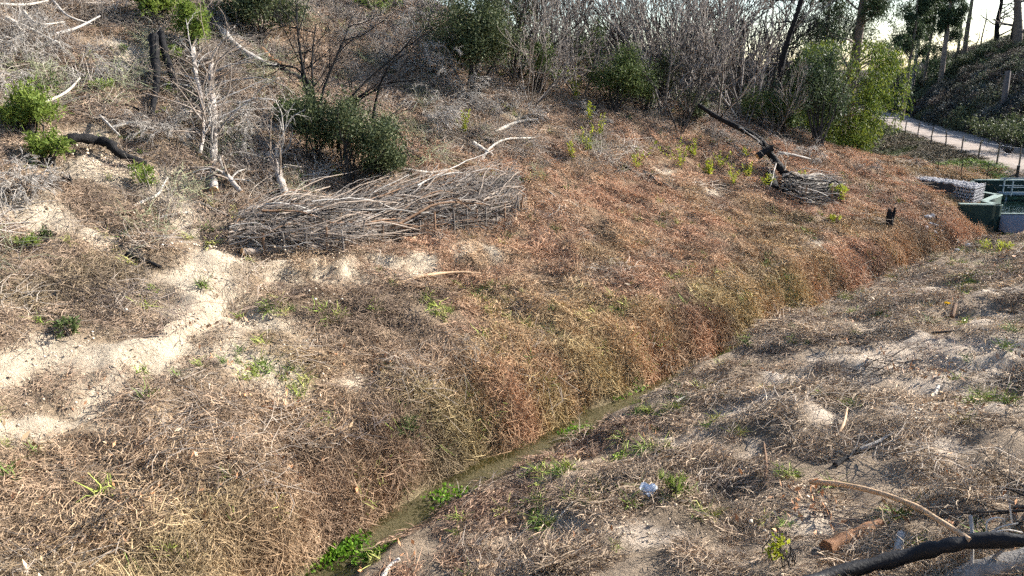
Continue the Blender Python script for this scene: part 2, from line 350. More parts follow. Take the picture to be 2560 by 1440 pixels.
# ------------------------------------------------------------------ ground sheet
def axis(parts):
    return np.concatenate([np.linspace(a, b, n, endpoint=False) for a, b, n in parts] + [[parts[-1][1]]])
def build_ground():
    gx = axis([(-700, -60, 14), (-60, -24, 36), (-24, 30, 400), (30, 60, 80), (60, 120, 30), (120, 700, 14)])
    gy = axis([(-300, -10, 10), (-10, 5, 30), (5, 40, 300), (40, 110, 130), (110, 260, 40), (260, 900, 12)])
    X, Y = np.meshgrid(gx, gy); Z = zfun(X, Y); S_ = sandmask(X, Y); Z = Z - .05 * sstep(.2, .5, S_) + .34 * S_ * (np.abs(fbm(X, Y, .6, 4, 87)) - .18)
    v = np.stack([X, Y, Z], -1).reshape(-1, 3); nx, ny = len(gx), len(gy)
    i = (np.arange(ny - 1)[:, None] * nx + np.arange(nx - 1)[None]).ravel()
    mb = MB(); mb.add(v, np.stack([i, i + 1, i + nx + 1, i + nx], 1))
    o = mb.build('ground', ground_material(), smooth=True); tag(o, 'sandy valley slope and stream banks', None, None, 'structure')
    x, y = v[:, 0], v[:, 1]; t, d = dstream(x, y); sm = sandmask(x, y)
    sand = np.array([.585, .48, .355]); sand_r = np.array([.58, .475, .37]); lit = np.array([.26, .18, .115]); litr = np.array([.34, .262, .188]); wet = np.array([.15, .115, .06])
    n = fbm(x, y, 2.2, 3, 81)[:, None]
    base = lit[None] * (1 + .6 * n)
    upl = sstep(.0, 1, (8 - t) / 6 + n[:, 0] * .8)[:, None] * sstep(1.5, 4, d)[:, None]
    base = base * (1 - upl * .75) + np.array([.33, .25, .17])[None] * upl * .75
    base = np.where(d[:, None] < 0, litr[None] * (1 + .8 * n), base)
    sc = np.where(d[:, None] < 0, sand_r[None], sand[None])
    k = sstep(.28, .78, sm + n[:, 0] * .45 * (sm > .05) + .3 * fbm(x, y, .35, 2, 83) * (sm > .05))[:, None]
    c = base * (1 - k) + sc * k
    wk = sstep(.75, .35, np.abs(d))[:, None]; c = c * (1 - wk) + wet[None] * wk
    bed = sstep(.46, .38, np.abs(d))[:, None]; c = c * (1 - bed) + np.array([.30, .245, .15])[None] * bed
    f = sstep(36.5, 41, t + .12 * np.clip(d, -20, 6))[:, None]
    rx = x - ROAD_A[0]; ry = y - ROAD_A[1]; r = rx * ROAD_R[0] + ry * ROAD_R[1]
    gl = sstep(-.35, .35, fbm(x, y, 4, 3, 91))[:, None]
    fc = np.array([.085, .105, .035])[None] * gl + np.array([.15, .12, .085])[None] * (1 - gl)
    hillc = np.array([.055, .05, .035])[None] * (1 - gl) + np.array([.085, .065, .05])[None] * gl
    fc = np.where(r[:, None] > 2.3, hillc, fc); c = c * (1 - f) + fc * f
    ca = o.data.color_attributes.new('soil', 'FLOAT_COLOR', 'POINT')
    ca.data.foreach_set('color', np.concatenate([np.clip(c, .01, .8), np.ones((len(c), 1))], 1).astype(np.float32).ravel())
    return o
ground = build_ground()

# stream water: a ribbon following the channel
def build_stream():
    ts = np.linspace(-8.5, 31.2, 240); s0 = np.interp(ts, S0_T, S0_S) + .05 * np.sin(ts * 2.3) + .03 * np.sin(ts * 5.1 + 1); mb = MB(); rows = []
    for k in np.linspace(-.72, .72, 7):
        rows.append(np.stack([P0[0] + TU[0] * ts + TN[0] * (s0 + k), P0[1] + TU[1] * ts + TN[1] * (s0 + k), np.full_like(ts, 0.0) + .0], 1))
    v = np.concatenate(rows); n = len(ts); i = (np.arange(6)[:, None] * n + np.arange(n - 1)[None]).ravel()
    mb.add(v, np.stack([i, i + 1, i + n + 1, i + n], 1))
    tag(mb.build('stream_water', water_material('stream_water', (.045, .042, .014), .45, .04, .8, 7), smooth=True), 'shallow clear stream running between the two banks', None, None, 'structure')
build_stream()
def build_road():
    q = np.linspace(-25, 110, 140); bend = np.clip(q - 45, 0, None) ** 2 * .004
    mb = MB(); rows = []
    for k in np.linspace(-2.25, 2.25, 8):
        off = k - bend; x = ROAD_A[0] + ROAD_U[0] * q + ROAD_R[0] * off; y = ROAD_A[1] + ROAD_U[1] * q + ROAD_R[1] * off
        rows.append(np.stack([x, y, zfun(x, y) + .03 + .03 * (abs(k) < 1.9)], 1))
    v = np.concatenate(rows); n = len(q); i = (np.arange(7)[:, None] * n + np.arange(n - 1)[None]).ravel()
    mb.add(v, np.stack([i, i + 1, i + n + 1, i + n], 1)[:, ::-1])
    tag(mb.build('dirt_road', M['road'], smooth=True), 'pale dirt road climbing past the dark hillside', None, None, 'structure')
build_road()

# ------------------------------------------------------------------ branch growth
def unit(v): v = np.asarray(v, float); return v / (np.linalg.norm(v) + 1e-9)
def grow(mb, p, d, L, r, lvl, P, tips, mi=0):
    n = P.get('seg', 5) if lvl > 0 else 3
    pts = [np.array(p, float)]; d = unit(d)
    for i in range(n):
        d = unit(d + RNG.normal(size=3) * P['wob'] + np.array([0, 0, 1.0]) * P['trop'] * (1 if lvl > 0 else P.get('ttrop', 1)))
        pts.append(pts[-1] + d * L / n)
    rad = r * np.linspace(1, P.get('taper', .35), n + 1)
    mb.tube(pts, rad, P.get('sides', 4) if lvl > 1 else 3, mi=mi)
    tips.append((pts[-1], d, lvl))
    if lvl <= 0: return
    k = P['k'][lvl - 1]
    for i in range(k):
        f = P.get('f0', .3) + (1 - P.get('f0', .3)) * (i + random.random()) / k; j = min(int(f * n), n - 1); q = pts[j] + (pts[j + 1] - pts[j]) * (f * n - j)
        dd = unit(pts[j + 1] - pts[j]); side = unit(np.cross(dd, RNG.normal(size=3))); a = P['ang'] * (.6 + .8 * random.random())
        grow(mb, q, dd * math.cos(a) + side * math.sin(a), L * P['lr'] * (.6 + .7 * random.random()) * (1.15 - .5 * f), max(r * .5 * (1 - .4 * f), P.get('rmin', .004)), lvl - 1, P, tips, mi)
def arc(p0, p1, sag=0.0, n=8, jit=0.0, up=(0, 0, 1)):
    p0 = np.asarray(p0, float); p1 = np.asarray(p1, float); f = np.linspace(0, 1, n)[:, None]
    pts = p0 * (1 - f) + p1 * f + np.asarray(up) * (4 * f * (1 - f)) * sag
    if jit: pts[1:-1] += RNG.normal(size=(n - 2, 3)) * jit
    return pts
def smooth_path(pts, n=5):
    pts = np.asarray(pts, float); m = len(pts)
    if m < 3: return np.vstack([pts[0] + (pts[1] - pts[0]) * f for f in np.linspace(0, 1, n)])
    e = np.vstack([2 * pts[0] - pts[1], pts, 2 * pts[-1] - pts[-2]]); out = []
    for i in range(m - 1):
        a, b, c, d = e[i], e[i + 1], e[i + 2], e[i + 3]
        for f in np.linspace(0, 1, n, endpoint=False):
            out.append(.5 * ((2 * b) + (-a + c) * f + (2 * a - 5 * b + 4 * c - d) * f * f + (-a + 3 * b - 3 * c + d) * f ** 3))
    out.append(pts[-1]); return np.array(out)
def clumps(center, rad, n, per, spread, low=-.9, shell=.55, flat=1.0):
    c = RNG.normal(size=(n, 3)); c /= np.linalg.norm(c, axis=1, keepdims=True)
    c *= (shell + (1 - shell) * RNG.random((n, 1))) * (1 + .28 * RNG.normal(size=(n, 1))).clip(.55, 1.45); c = c[c[:, 2] > low]
    lob = RNG.normal(size=(9, 3)); lob /= np.linalg.norm(lob, axis=1, keepdims=True); lob[:, 2] = np.abs(lob[:, 2]) * 1.1 - .35; lr = RNG.uniform(.22, .55, 9)
    if n > 28 and low > -1.5: w_ = RNG.integers(0, 9, len(c)); c = lob[w_] * RNG.uniform(.55, .85, 9)[w_][:, None] + c * lr[w_][:, None]
    c = np.asarray(center) + c * np.asarray(rad)
    pos = np.repeat(c, per, 0) + RNG.normal(size=(len(c) * per, 3)) * spread * np.array([1, 1, flat])
    return c, pos

# ------------------------------------------------------------------ countless ground cover, scattered over the slope
def instancer(name, protos, pts, rot, scl, idx, tint, label):
    col = bpy.data.collections.new(name + '_kinds')
    for p in protos: col.objects.link(p)
    me = bpy.data.meshes.new(name); me.vertices.add(len(pts)); me.vertices.foreach_set('co', np.asarray(pts, np.float32).ravel())
    def A(n, ty, data, key): me.attributes.new(n, ty, 'POINT').data.foreach_set(key, np.ascontiguousarray(data).ravel())
    A('rot', 'FLOAT_VECTOR', rot.astype(np.float32), 'vector'); A('scl', 'FLOAT', scl.astype(np.float32), 'value'); A('pick', 'INT', idx.astype(np.int32), 'value')
    A('tint', 'FLOAT_COLOR', np.concatenate([tint, np.ones((len(tint), 1))], 1).astype(np.float32), 'color')
    o = bpy.data.objects.new(name, me); COL.objects.link(o)
    ng = bpy.data.node_groups.new(name + '_scatter', 'GeometryNodeTree')
    ng.interface.new_socket('Geometry', in_out='INPUT', socket_type='NodeSocketGeometry'); ng.interface.new_socket('Geometry', in_out='OUTPUT', socket_type='NodeSocketGeometry')
    N, L = ng.nodes, ng.links; gi = N.new('NodeGroupInput'); go = N.new('NodeGroupOutput'); ip = N.new('GeometryNodeInstanceOnPoints'); ci = N.new('GeometryNodeCollectionInfo')
    ci.inputs['Collection'].default_value = col; ci.inputs['Separate Children'].default_value = True; ci.inputs['Reset Children'].default_value = True
    def na(n, ty):
        a = N.new('GeometryNodeInputNamedAttribute'); a.data_type = ty; a.inputs['Name'].default_value = n; return [s for s in a.outputs if s.enabled and s.name == 'Attribute'][0]
    L.new(gi.outputs[0], ip.inputs['Points']); L.new(ci.outputs[0], ip.inputs['Instance']); ip.inputs['Pick Instance'].default_value = True
    L.new(na('pick', 'INT'), ip.inputs['Instance Index']); L.new(na('rot', 'FLOAT_VECTOR'), ip.inputs['Rotation']); L.new(na('scl', 'FLOAT'), ip.inputs['Scale'])
    L.new(ip.outputs[0], go.inputs[0])
    md = o.modifiers.new('scatter', 'NODES'); md.node_group = ng
    return tag(o, label, None, None, 'stuff')
def strands(mb, n, R, L, w, lift, lay, curl=.5, sides=0, down=None):
    """n thin blades rooted within radius R; lay 1 = lying flat, 0 = upright"""
    for i in range(n):
        a = random.random() * 2 * math.pi; rr = R * math.sqrt(random.random()); p = np.array([rr * math.cos(a), rr * math.sin(a), random.random() * lift])
        th = random.random() * 2 * math.pi; el = (1 - lay) * 1.2 * random.random() + random.uniform(-.05, .28)
        d = np.array([math.cos(th) * math.cos(el), math.sin(th) * math.cos(el), math.sin(el)])
        if down is not None: d = unit(d + np.asarray(down) * random.random())
        l = L * (.4 + 1.0 * random.random()); c = RNG.normal(size=3) * curl; c[2] = -abs(c[2]) * .6
        pts = np.array([p, p + d * l * .5, p + d * l + c * l * .4])
        pts[:, 2] = np.maximum(pts[:, 2], .005)
        if sides: mb.tube(pts, np.array([w, w * .85, w * .5]), sides, rnd=random.random())
        else:
            s = unit(np.cross(d, RNG.normal(size=3))) * w
            v = np.array([pts[0] - s, pts[0] + s, pts[1] + s, pts[1] - s, pts[2] + s * .3, pts[2] - s * .3]); mb.add(v, [[0, 1, 2, 3], [3, 2, 4, 5]], rnd=random.random())
def proto(name, fill, mat):
    mb = MB(); fill(mb); return bpy.data.objects.new(name, mb.mesh(name, mat))
def eulers(nrm, yaw):
    """Euler XYZ that tilts +Z onto nrm after a spin about Z"""
    rx = np.arcsin(np.clip(-nrm[:, 1], -1, 1)); ry = np.arctan2(nrm[:, 0], nrm[:, 2])
    out = np.empty((len(yaw), 3)); from mathutils import Matrix, Euler
    ca, sa = np.cos(yaw), np.sin(yaw); z = nrm; x0 = np.stack([ca, sa, 0 * ca], 1); x = x0 - z * (x0 * z).sum(1, keepdims=True); x /= np.linalg.norm(x, axis=1, keepdims=True); y = np.cross(z, x)
    # R = [x y z] columns -> XYZ euler
    out[:, 1] = -np.arcsin(np.clip(x[:, 2], -1, 1)); out[:, 0] = np.arctan2(y[:, 2], z[:, 2]); out[:, 2] = np.arctan2(x[:, 1], x[:, 0]); return out
def sample_ground(n, box, keep, view=True, margin=160):
    x = RNG.uniform(box[0], box[1], n); y = RNG.uniform(box[2], box[3], n); z = zfun(x, y)
    ok = np.ones(n, bool)
    if view:
        u, v, f = proj(x, y, z); ok &= (u > -margin) & (u < 2560 + margin) & (v > -margin) & (v < 1440 + margin) & (y > 2)
    x, y, z = x[ok], y[ok], z[ok]; t, d = dstream(x, y); k = keep(x, y, t, d); sel = RNG.random(len(x)) < k
    return x[sel], y[sel], z[sel], t[sel], d[sel]
RED = np.array([.445, .27, .17]); GREY = np.array([.385, .285, .205]); STRAW = np.array([.47, .335, .205]); OLIVE = np.array([.36, .32, .12]); DULL = np.array([.38, .285, .20]); TAN = np.array([.47, .36, .25]); DARK = np.array([.13, .095, .07])
RUST = (.41, .235, .14)
COLB = [(hit(u, v)[0][0], hit(u, v)[0][1], r, c, a) for u, v, r, c, a in [(1330, 1050, .7, RUST, .9), (1290, 990, .6, RUST, .7), (1760, 880, .9, RUST, .8), (1640, 930, .7, RUST, .7), (1150, 720, .6, RUST, .5), (1550, 560, 1.6, RUST, .35), (1850, 600, 1.6, RUST, .35), (210, 1000, .35, RUST, .9), (700, 1400, .6, RUST, .5), (860, 1330, .5, RUST, .5), (1000, 1250, .5, RUST, .5), (1050, 1400, .7, RUST, .5), (2030, 760, 1.2, RUST, .6), (2250, 620, 1.4, RUST, .5),
        (1850, 765, 1.0, OLIVE, .4), (1960, 705, 1.0, OLIVE, .35), (1500, 870, .8, OLIVE, .4), (1210, 760, .6, OLIVE, .35), (1190, 1100, .6, OLIVE, .4), (1120, 1090, .5, OLIVE, .35), (1050, 1120, .4, OLIVE, .35), (700, 940, .5, OLIVE, .35), (1380, 1000, .4, OLIVE, .5), (1780, 760, .8, OLIVE, .35),
        (950, 760, 1.0, DARK * 1.6, .55), (1000, 810, 1.0, DARK * 1.8, .5), (880, 860, .8, DARK * 1.8, .45), (300, 740, .8, DARK * 1.8, .5), (330, 960, .7, GREY, .6), (480, 920, .7, GREY, .7), (620, 1130, .7, GREY, .6), (520, 1020, .6, GREY, .6), (160, 680, .7, DARK * 1.9, .5), (2200, 500, 1.2, DARK * 1.5, .5), (2300, 590, .8, DARK * 1.3, .6)]]
def tint_field(x, y, t, d):
    n = len(x); n1 = fbm(x, y, 2.6, 3, 101); n2 = fbm(x, y, .9, 2, 105)
    red = np.clip(sstep(2, 9, t + n1 * 5) * sstep(11, 6.5, d + n1 * 4) * .95 + .12 + .3 * sstep(6, 2, d + n1 * 3), 0, 1); low = sstep(3, .6, d + n2) * sstep(3, 8, t) ; red = np.maximum(red, low * .7)
    c = GREY[None] * (1 - red[:, None]) + RED[None] * red[:, None]
    straw = sstep(5, 0, t + n1 * 5) * sstep(5.5, 2, d + n1 * 3); straw = np.maximum(straw * .55, np.clip(n2 * 1.8, 0, .75) * (d < 9)); c = c * (1 - straw[:, None]) + STRAW[None] * straw[:, None]
    ol = sstep(.28, .62, n1 * 1.1 + .33 * np.exp(-((d - 1.5) / 1.2) ** 2) + .12 * sstep(9, 6, d) * sstep(2, 7, t) + .1 * n2) * (d > 0) * (d < 7.5); c = c * (1 - ol[:, None] * .3) + OLIVE[None] * ol[:, None] * .3
    dl = sstep(.12, -.3, d)[:, None]; dn = np.clip(.5 + n1 * 1.4, 0, 1)[:, None]; dc = DULL[None] * dn + np.array([.46, .355, .245])[None] * (1 - dn)
    lowr = (sstep(-2.6, -1.0, d) * sstep(9, 3, t))[:, None]; dc = dc * (1 - lowr * .6) + np.array([.24, .13, .085])[None] * lowr * .6
    c = c * (1 - dl) + dc * dl
    for bx, by, r, cc, a in COLB:
        k = np.exp(-((x + n2 * .6 - bx) ** 2 + (y + n1 * .6 - by) ** 2) / (r * r))[:, None] * a; c = c * (1 - k) + np.asarray(cc)[None] * k
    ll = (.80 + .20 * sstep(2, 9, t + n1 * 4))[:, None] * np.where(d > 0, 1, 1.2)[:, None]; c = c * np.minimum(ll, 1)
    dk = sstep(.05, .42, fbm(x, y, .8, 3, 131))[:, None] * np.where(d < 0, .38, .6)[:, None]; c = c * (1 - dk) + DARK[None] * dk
    return np.clip(c * (1 + .15 * RNG.normal(size=(n, 1))), .03, .75)
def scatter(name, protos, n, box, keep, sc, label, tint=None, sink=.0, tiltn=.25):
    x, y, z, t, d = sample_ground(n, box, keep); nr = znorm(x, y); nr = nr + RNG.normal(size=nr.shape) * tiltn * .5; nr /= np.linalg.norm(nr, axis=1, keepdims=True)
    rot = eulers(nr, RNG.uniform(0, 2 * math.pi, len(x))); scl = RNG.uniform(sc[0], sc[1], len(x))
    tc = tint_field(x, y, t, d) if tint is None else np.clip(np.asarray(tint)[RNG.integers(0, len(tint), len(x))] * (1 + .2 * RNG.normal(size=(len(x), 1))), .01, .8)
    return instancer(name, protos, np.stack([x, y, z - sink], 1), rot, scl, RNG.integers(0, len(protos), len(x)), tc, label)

NEAR = (-22, 34, 5, 46)
def near_ok(t, d): return sstep(40, 37, t) * (np.abs(d) > np.where(d > 0, .42, .46)) * (d < 40)
mats_ = [proto('grass_mat_kind', lambda mb: strands(mb, 210, .38, .16, .0034, .05, .88, .6), M['strand']) for i in range(6)]
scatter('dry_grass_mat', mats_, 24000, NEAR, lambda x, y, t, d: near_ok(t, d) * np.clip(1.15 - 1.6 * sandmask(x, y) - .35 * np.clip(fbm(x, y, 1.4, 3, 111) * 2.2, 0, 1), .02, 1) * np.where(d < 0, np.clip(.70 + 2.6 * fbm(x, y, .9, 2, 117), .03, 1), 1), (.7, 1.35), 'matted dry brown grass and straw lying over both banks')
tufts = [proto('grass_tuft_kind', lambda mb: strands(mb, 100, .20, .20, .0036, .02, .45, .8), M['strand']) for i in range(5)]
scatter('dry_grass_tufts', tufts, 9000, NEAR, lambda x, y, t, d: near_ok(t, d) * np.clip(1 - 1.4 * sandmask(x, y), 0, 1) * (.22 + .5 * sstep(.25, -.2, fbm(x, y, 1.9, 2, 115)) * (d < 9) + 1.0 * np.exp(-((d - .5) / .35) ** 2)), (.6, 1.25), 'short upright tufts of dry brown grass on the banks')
twigs_ = [proto('twig_litter_kind', lambda mb: strands(mb, 36, .45, .38, .0055, .08, .9, .45, 3), M['twig']) for i in range(6)]
scatter('twig_litter', twigs_, 7000, NEAR, lambda x, y, t, d: near_ok(t, d) * (.22 + .5 * sstep(6, 0, t) * (d > 1) + .45 * sstep(7, 10, d) + .05 * (d < 0)) * np.clip(1.1 - sandmask(x, y), .3, 1), (.6, 1.4), 'fine grey twigs strewn over the slope',
        tint=[(.34, .28, .225), (.27, .22, .175), (.19, .14, .11), (.37, .31, .25), (.10, .08, .07)])
leafs_ = [proto('fallen_leaf_kind', lambda mb: mb.leaves(np.concatenate([RNG.normal(size=(16, 2)) * .3, RNG.random((16, 1)) * .05 + .02], 1), .10, .34, up=0), M['tleaf']) for i in range(4)]
scatter('fallen_leaves', leafs_, 8000, NEAR, lambda x, y, t, d: near_ok(t, d) * (.06 + .7 * sstep(4, -1, t) * sstep(6.5, 3, d) * (d > .3) + .22 * (d < -.5)), (.6, 1.3), 'pale curled fallen leaves scattered on the ground',
        tint=[(.50, .36, .22), (.42, .29, .17), (.54, .41, .28), (.33, .19, .11), (.44, .22, .11)])
# clods and small stones on the bare sand
def clod_kind(mb):
    for k in range(40):
        c_ = np.array([RNG.normal() * .28, RNG.normal() * .28, 0]); r_ = random.choice([.006, .009, .013, .022]) * random.uniform(.7, 1.4); a_ = RNG.random((6, 1)) * .6 + .7
        v_ = np.array([[1, 0, 0], [-1, 0, 0], [0, 1, 0], [0, -1, 0], [0, 0, .8], [0, 0, -.8]]) * a_ * r_ + c_
        mb.add(v_, None, [[0, 2, 4], [2, 1, 4], [1, 3, 4], [3, 0, 4], [2, 0, 5], [1, 2, 5], [3, 1, 5], [0, 3, 5]], random.random())
clods = [proto('clod_kind', clod_kind, tintmat('sand_clods', .2, .95)) for i in range(4)]
scatter('sand_clods', clods, 7000, NEAR, lambda x, y, t, d: near_ok(t, d) * np.clip(sandmask(x, y) * .9, .01, 1), (.6, 1.5), 'crumbled sandy clods and small stones on the bare soil', tint=[(.58, .46, .33), (.52, .41, .29), (.46, .36, .26), (.62, .52, .40)])
# tall thin grey dead stalks on the upper hill
stalks = [proto('dead_stalk_kind', lambda mb: strands(mb, 52, .36, .6, .006, .05, .3, .7, 3), M['twig']) for i in range(5)]
scatter('dead_bramble_stalks', stalks, 7000, NEAR, lambda x, y, t, d: near_ok(t, d) * sstep(7.0, 9.5, d + .06 * (18 - t)) * np.clip(.68 + fbm(x, y, 3, 2, 121) * 1.8 - sandmask(x, y), .05, 1), (.6, 1.25), 'thicket of thin dead grey stalks over the upper hillside',
        tint=[(.36, .315, .27), (.28, .24, .205), (.42, .365, .31), (.20, .17, .15), (.32, .27, .22), (.24, .25, .15)])
# dead grass hanging over the cut edge of the far bank
hang = [proto('hanging_grass_kind', lambda mb: strands(mb, 110, .17, .24, .0036, .03, .55, .9), M['strand']) for i in range(4)]
tt_ = RNG.uniform(-7, 31, 4200); dd_ = np.abs(RNG.normal(size=4200)) * .38 + .47; ss_ = np.interp(tt_, S0_T, S0_S) + dd_; x = P0[0] + TU[0] * tt_ + TN[0] * ss_; y = P0[1] + TU[1] * tt_ + TN[1] * ss_; z = zfun(x, y)
tc = tint_field(x, y, tt_, dd_); rk = sstep(-.2, .3, fbm(x, y, 1.6, 2, 171))[:, None] * .4 * sstep(1, 6, tt_)[:, None]; tc = tc * (1 - rk) + np.array(RUST) * rk
instancer('hanging_grass', hang, np.stack([x, y, z], 1), eulers(znorm(x, y), RNG.uniform(0, 6.28, len(x))), RNG.uniform(.7, 1.3, len(x)), RNG.integers(0, 4, len(x)), np.clip(tc, .03, .6), 'dead grass hanging over the steep far bank of the stream')
# green shoots low on the banks
gblades = [proto('green_blade_kind', lambda mb: strands(mb, 36, .10, .20, .005, .01, .2, .6), M['strand']) for i in range(4)]
GREENSPOT = blobs([(1500, 1090, .35), (1600, 1070, .3), (1620, 1130, .3), (1310, 1280, .3), (1680, 1230, .25), (1670, 1015, .35), (1230, 1110, .45), (1040, 1100, .45), (1450, 880, .5), (1500, 860, .6), (1200, 740, .5), (1850, 760, .9), (1950, 700, .9), (1800, 740, .8), (640, 940, .4), (740, 950, .35),
                    (820, 1060, .3), (2480, 1000, .2), (1900, 1290, .25), (1380, 1180, .25), (930, 1290, .35), (560, 1280, .25), (420, 1410, .3), (1260, 1140, .3), (1350, 930, .4), (2030, 580, .3), (2090, 690, .5), (1600, 820, .5), (1700, 790, .5), (1960, 1190, .2), (80, 1130, .2), (2500, 625, .6), (2450, 690, .5), (1080, 770, .3), (830, 800, .3), (700, 780, .3)])
def spotmask(x, y, L):
    m = np.zeros_like(x)
    for bx, by, r in L: m = np.maximum(m, np.exp(-((x - bx) ** 2 + (y - by) ** 2) / (r * r)))
    return m
scatter('green_grass', gblades, 60000, (-12, 24, 6, 34), lambda x, y, t, d: near_ok(t, d) * (.5 * spotmask(x, y, GREENSPOT) * sstep(-.3, .3, fbm(x, y, .7, 2, 141)) + .012 + .10 * sstep(1.0, .5, np.abs(d)) * sstep(0, .3, fbm(x, y, 1.3, 2, 147))), (.6, 1.25), 'small patches of new green grass along the stream banks',
        tint=[(.20, .27, .05), (.27, .31, .07), (.15, .22, .05), (.33, .33, .10)])
# far lawn strip and rough bank below the road
fgr = [proto('bank_grass_kind', lambda mb: strands(mb, 40, .35, .3, .010, .04, .5, .6), M['strand']) for i in range(3)]
def bank_keep(x, y, t, d):
    rx = x - ROAD_A[0]; ry = y - ROAD_A[1]; r = rx * ROAD_R[0] + ry * ROAD_R[1]; return (t > 37.5) * (r < -1.9) * (r > -16) * .8
x, y, z, t, d = sample_ground(16000, (10, 45, 33, 95), bank_keep); g = sstep(-.25, .25, fbm(x, y, 3.5, 2, 151))[:, None]
lawn = (((x - 21.5) ** 2 / 14 + (y - 39) ** 2 / 7) < 1)[:, None] * .9
tc = np.array([.115, .135, .045]) * g + np.array([.17, .135, .09]) * (1 - g); tc = tc * (1 - lawn) + np.array([.17, .25, .045]) * lawn
instancer('bank_grass', fgr, np.stack([x, y, z], 1), eulers(znorm(x, y), RNG.uniform(0, 6.28, len(x))), RNG.uniform(.5, 1.2, len(x)), RNG.integers(0, 3, len(x)), np.clip(tc * (1 + .25 * RNG.normal(size=(len(x), 1))), .01, .6), 'rough grass on the bank below the dirt road')
# scrub that covers the shaded hill right of the road
def scrub_kind(mb):
    for k in range(7):
        a = random.random() * 6.28; grow(mb, (0, 0, 0), (math.cos(a) * .6, math.sin(a) * .6, 1), .8, .012, 2, dict(wob=.2, trop=.05, k=(4, 4), ang=.6, lr=.6, rmin=.006), [])
    c, pos = clumps((0, 0, .45), (.7, .7, .45), 26, 22, .13, -.3); mb.leaves(pos, .10, .5)
scr = [proto('scrub_kind', scrub_kind, tintmat('scrub_leaves', .5, .7, .15)) for i in range(4)]
def hill_keep(x, y, t, d):
    rx = x - ROAD_A[0]; ry = y - ROAD_A[1]; q = rx * ROAD_U[0] + ry * ROAD_U[1]; r = rx * ROAD_R[0] + ry * ROAD_R[1] + np.clip(q - 45, 0, None) ** 2 * .004; return (r > 2.35) * (t > 25) * .9
x, y, z, t, d = sample_ground(16000, (26, 90, 30, 130), hill_keep); g = fbm(x, y, 7, 3, 161); pal = np.array([[.060, .075, .040], [.10, .115, .06], [.11, .09, .075], [.085, .085, .06], [.08, .088, .085]])  # palette lightened towards grey-green to put haze into the hill colour
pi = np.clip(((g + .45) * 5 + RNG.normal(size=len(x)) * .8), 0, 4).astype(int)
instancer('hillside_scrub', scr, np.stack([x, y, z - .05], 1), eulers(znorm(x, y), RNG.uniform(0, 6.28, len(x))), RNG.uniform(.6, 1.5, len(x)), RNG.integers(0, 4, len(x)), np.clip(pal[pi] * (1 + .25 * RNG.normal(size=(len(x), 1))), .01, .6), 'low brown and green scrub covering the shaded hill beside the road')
# far wood along the skyline
def far_tree(mb):
    h = random.uniform(5, 9); mb.tube([(0, 0, 0), (random.uniform(-.3, .3), 0, h * .5), (random.uniform(-.5, .5), 0, h)], [.16, .11, .03], 5, rnd=.15)
    for k in range(9):
        zz = h * (.35 + .6 * k / 9); c, pos = clumps((0, 0, zz), (1.1, 1.1, .6), 6, 20, .3); mb.leaves(pos, .35, .5, droop=.3)
def far_pole(mb):
    h = random.uniform(6, 11); mb.tube([(0, 0, 0), (random.uniform(-.3, .3), 0, h * .5), (random.uniform(-.4, .4), 0, h)], [.14, .10, .03], 5, rnd=.1)
    for k in range(14):
        zz = h * (.4 + .55 * random.random()); a = random.random() * 6.28; l = random.uniform(.4, 1.5) * (1.2 - zz / h); mb.tube([(0, 0, zz), (math.cos(a) * l, math.sin(a) * l, zz + .25 * l)], [.03, .012], 3, rnd=.1)
farp = [proto('far_tree_kind', far_tree, tintmat('far_leaves', .5, .7, .2)) for i in range(4)] + [proto('far_pole_kind', far_pole, tintmat('far_trunks', .5, .8)) for i in range(3)]
def fw_keep(x, y, t, d):
    rx = x - ROAD_A[0]; ry = y - ROAD_A[1]; q = rx * ROAD_U[0] + ry * ROAD_U[1]; r = rx * ROAD_R[0] + ry * ROAD_R[1] + np.clip(q - 45, 0, None) ** 2 * .004; return (r < -5) * (np.hypot(x, y) > 75) * .8
x, y, z, t, d = sample_ground(1500, (0, 90, 70, 200), fw_keep)
pk = np.minimum(RNG.integers(0, 9, len(x)), 8) % 7; tcol = np.where((pk < 4)[:, None], np.array([.10, .13, .07]), np.array([.11, .095, .09])) * (1 + .25 * RNG.normal(size=(len(x), 1)))
instancer('far_wood', farp, np.stack([x, y, z - .2], 1), np.stack([0 * x, 0 * x, RNG.uniform(0, 6.28, len(x))], 1), RNG.uniform(.5, 1.0, len(x)), pk, np.clip(tcol, .01, .5), 'distant wood of thin trees along the skyline')
#@@OBJ
# ------------------------------------------------------------------ loose wood on the ground
def px2m(px, tau): return px * tau / FPX
def stick(name, label, cat, pix, wpx, mat, lift=0.0, taper=.7, group=None, sides=7, caps=True, cutmat=None, jit=.15, follow=True, depths=None):
    """a stick or log whose axis runs through ground points; wpx = thickness in photo pixels at its first end"""
    pts = []; taus = []
    for i, (u, v) in enumerate(pix):
        if depths is not None: pts.append(at(u, v, depths[i])); taus.append(depths[i]); continue
        p, tau = hit(u, v); r = px2m(wpx, tau) * .5; l = lift[i] if isinstance(lift, (list, tuple)) else lift
        q = at(u, v, tau - (r * .6 + l) * 1.2) if (r + l) > 0 else p
        pts.append(q); taus.append(tau)
    pp = smooth_path(pts, 5); r0 = px2m(wpx, float(np.mean(taus))) * .5; rad = r0 * np.linspace(1, taper, len(pp)) * (1 + .10 * RNG.normal(size=len(pp)))
    mb = MB(); mb.tube(pp, rad, sides, caps, rnd=random.uniform(.3, .7), cmi=1 if cutmat else None, jit=jit)
    o = mb.build(name, [mat, cutmat] if cutmat else mat, None, org=pp[len(pp) // 2], smooth=False)
    return tag(o, label, cat, group)
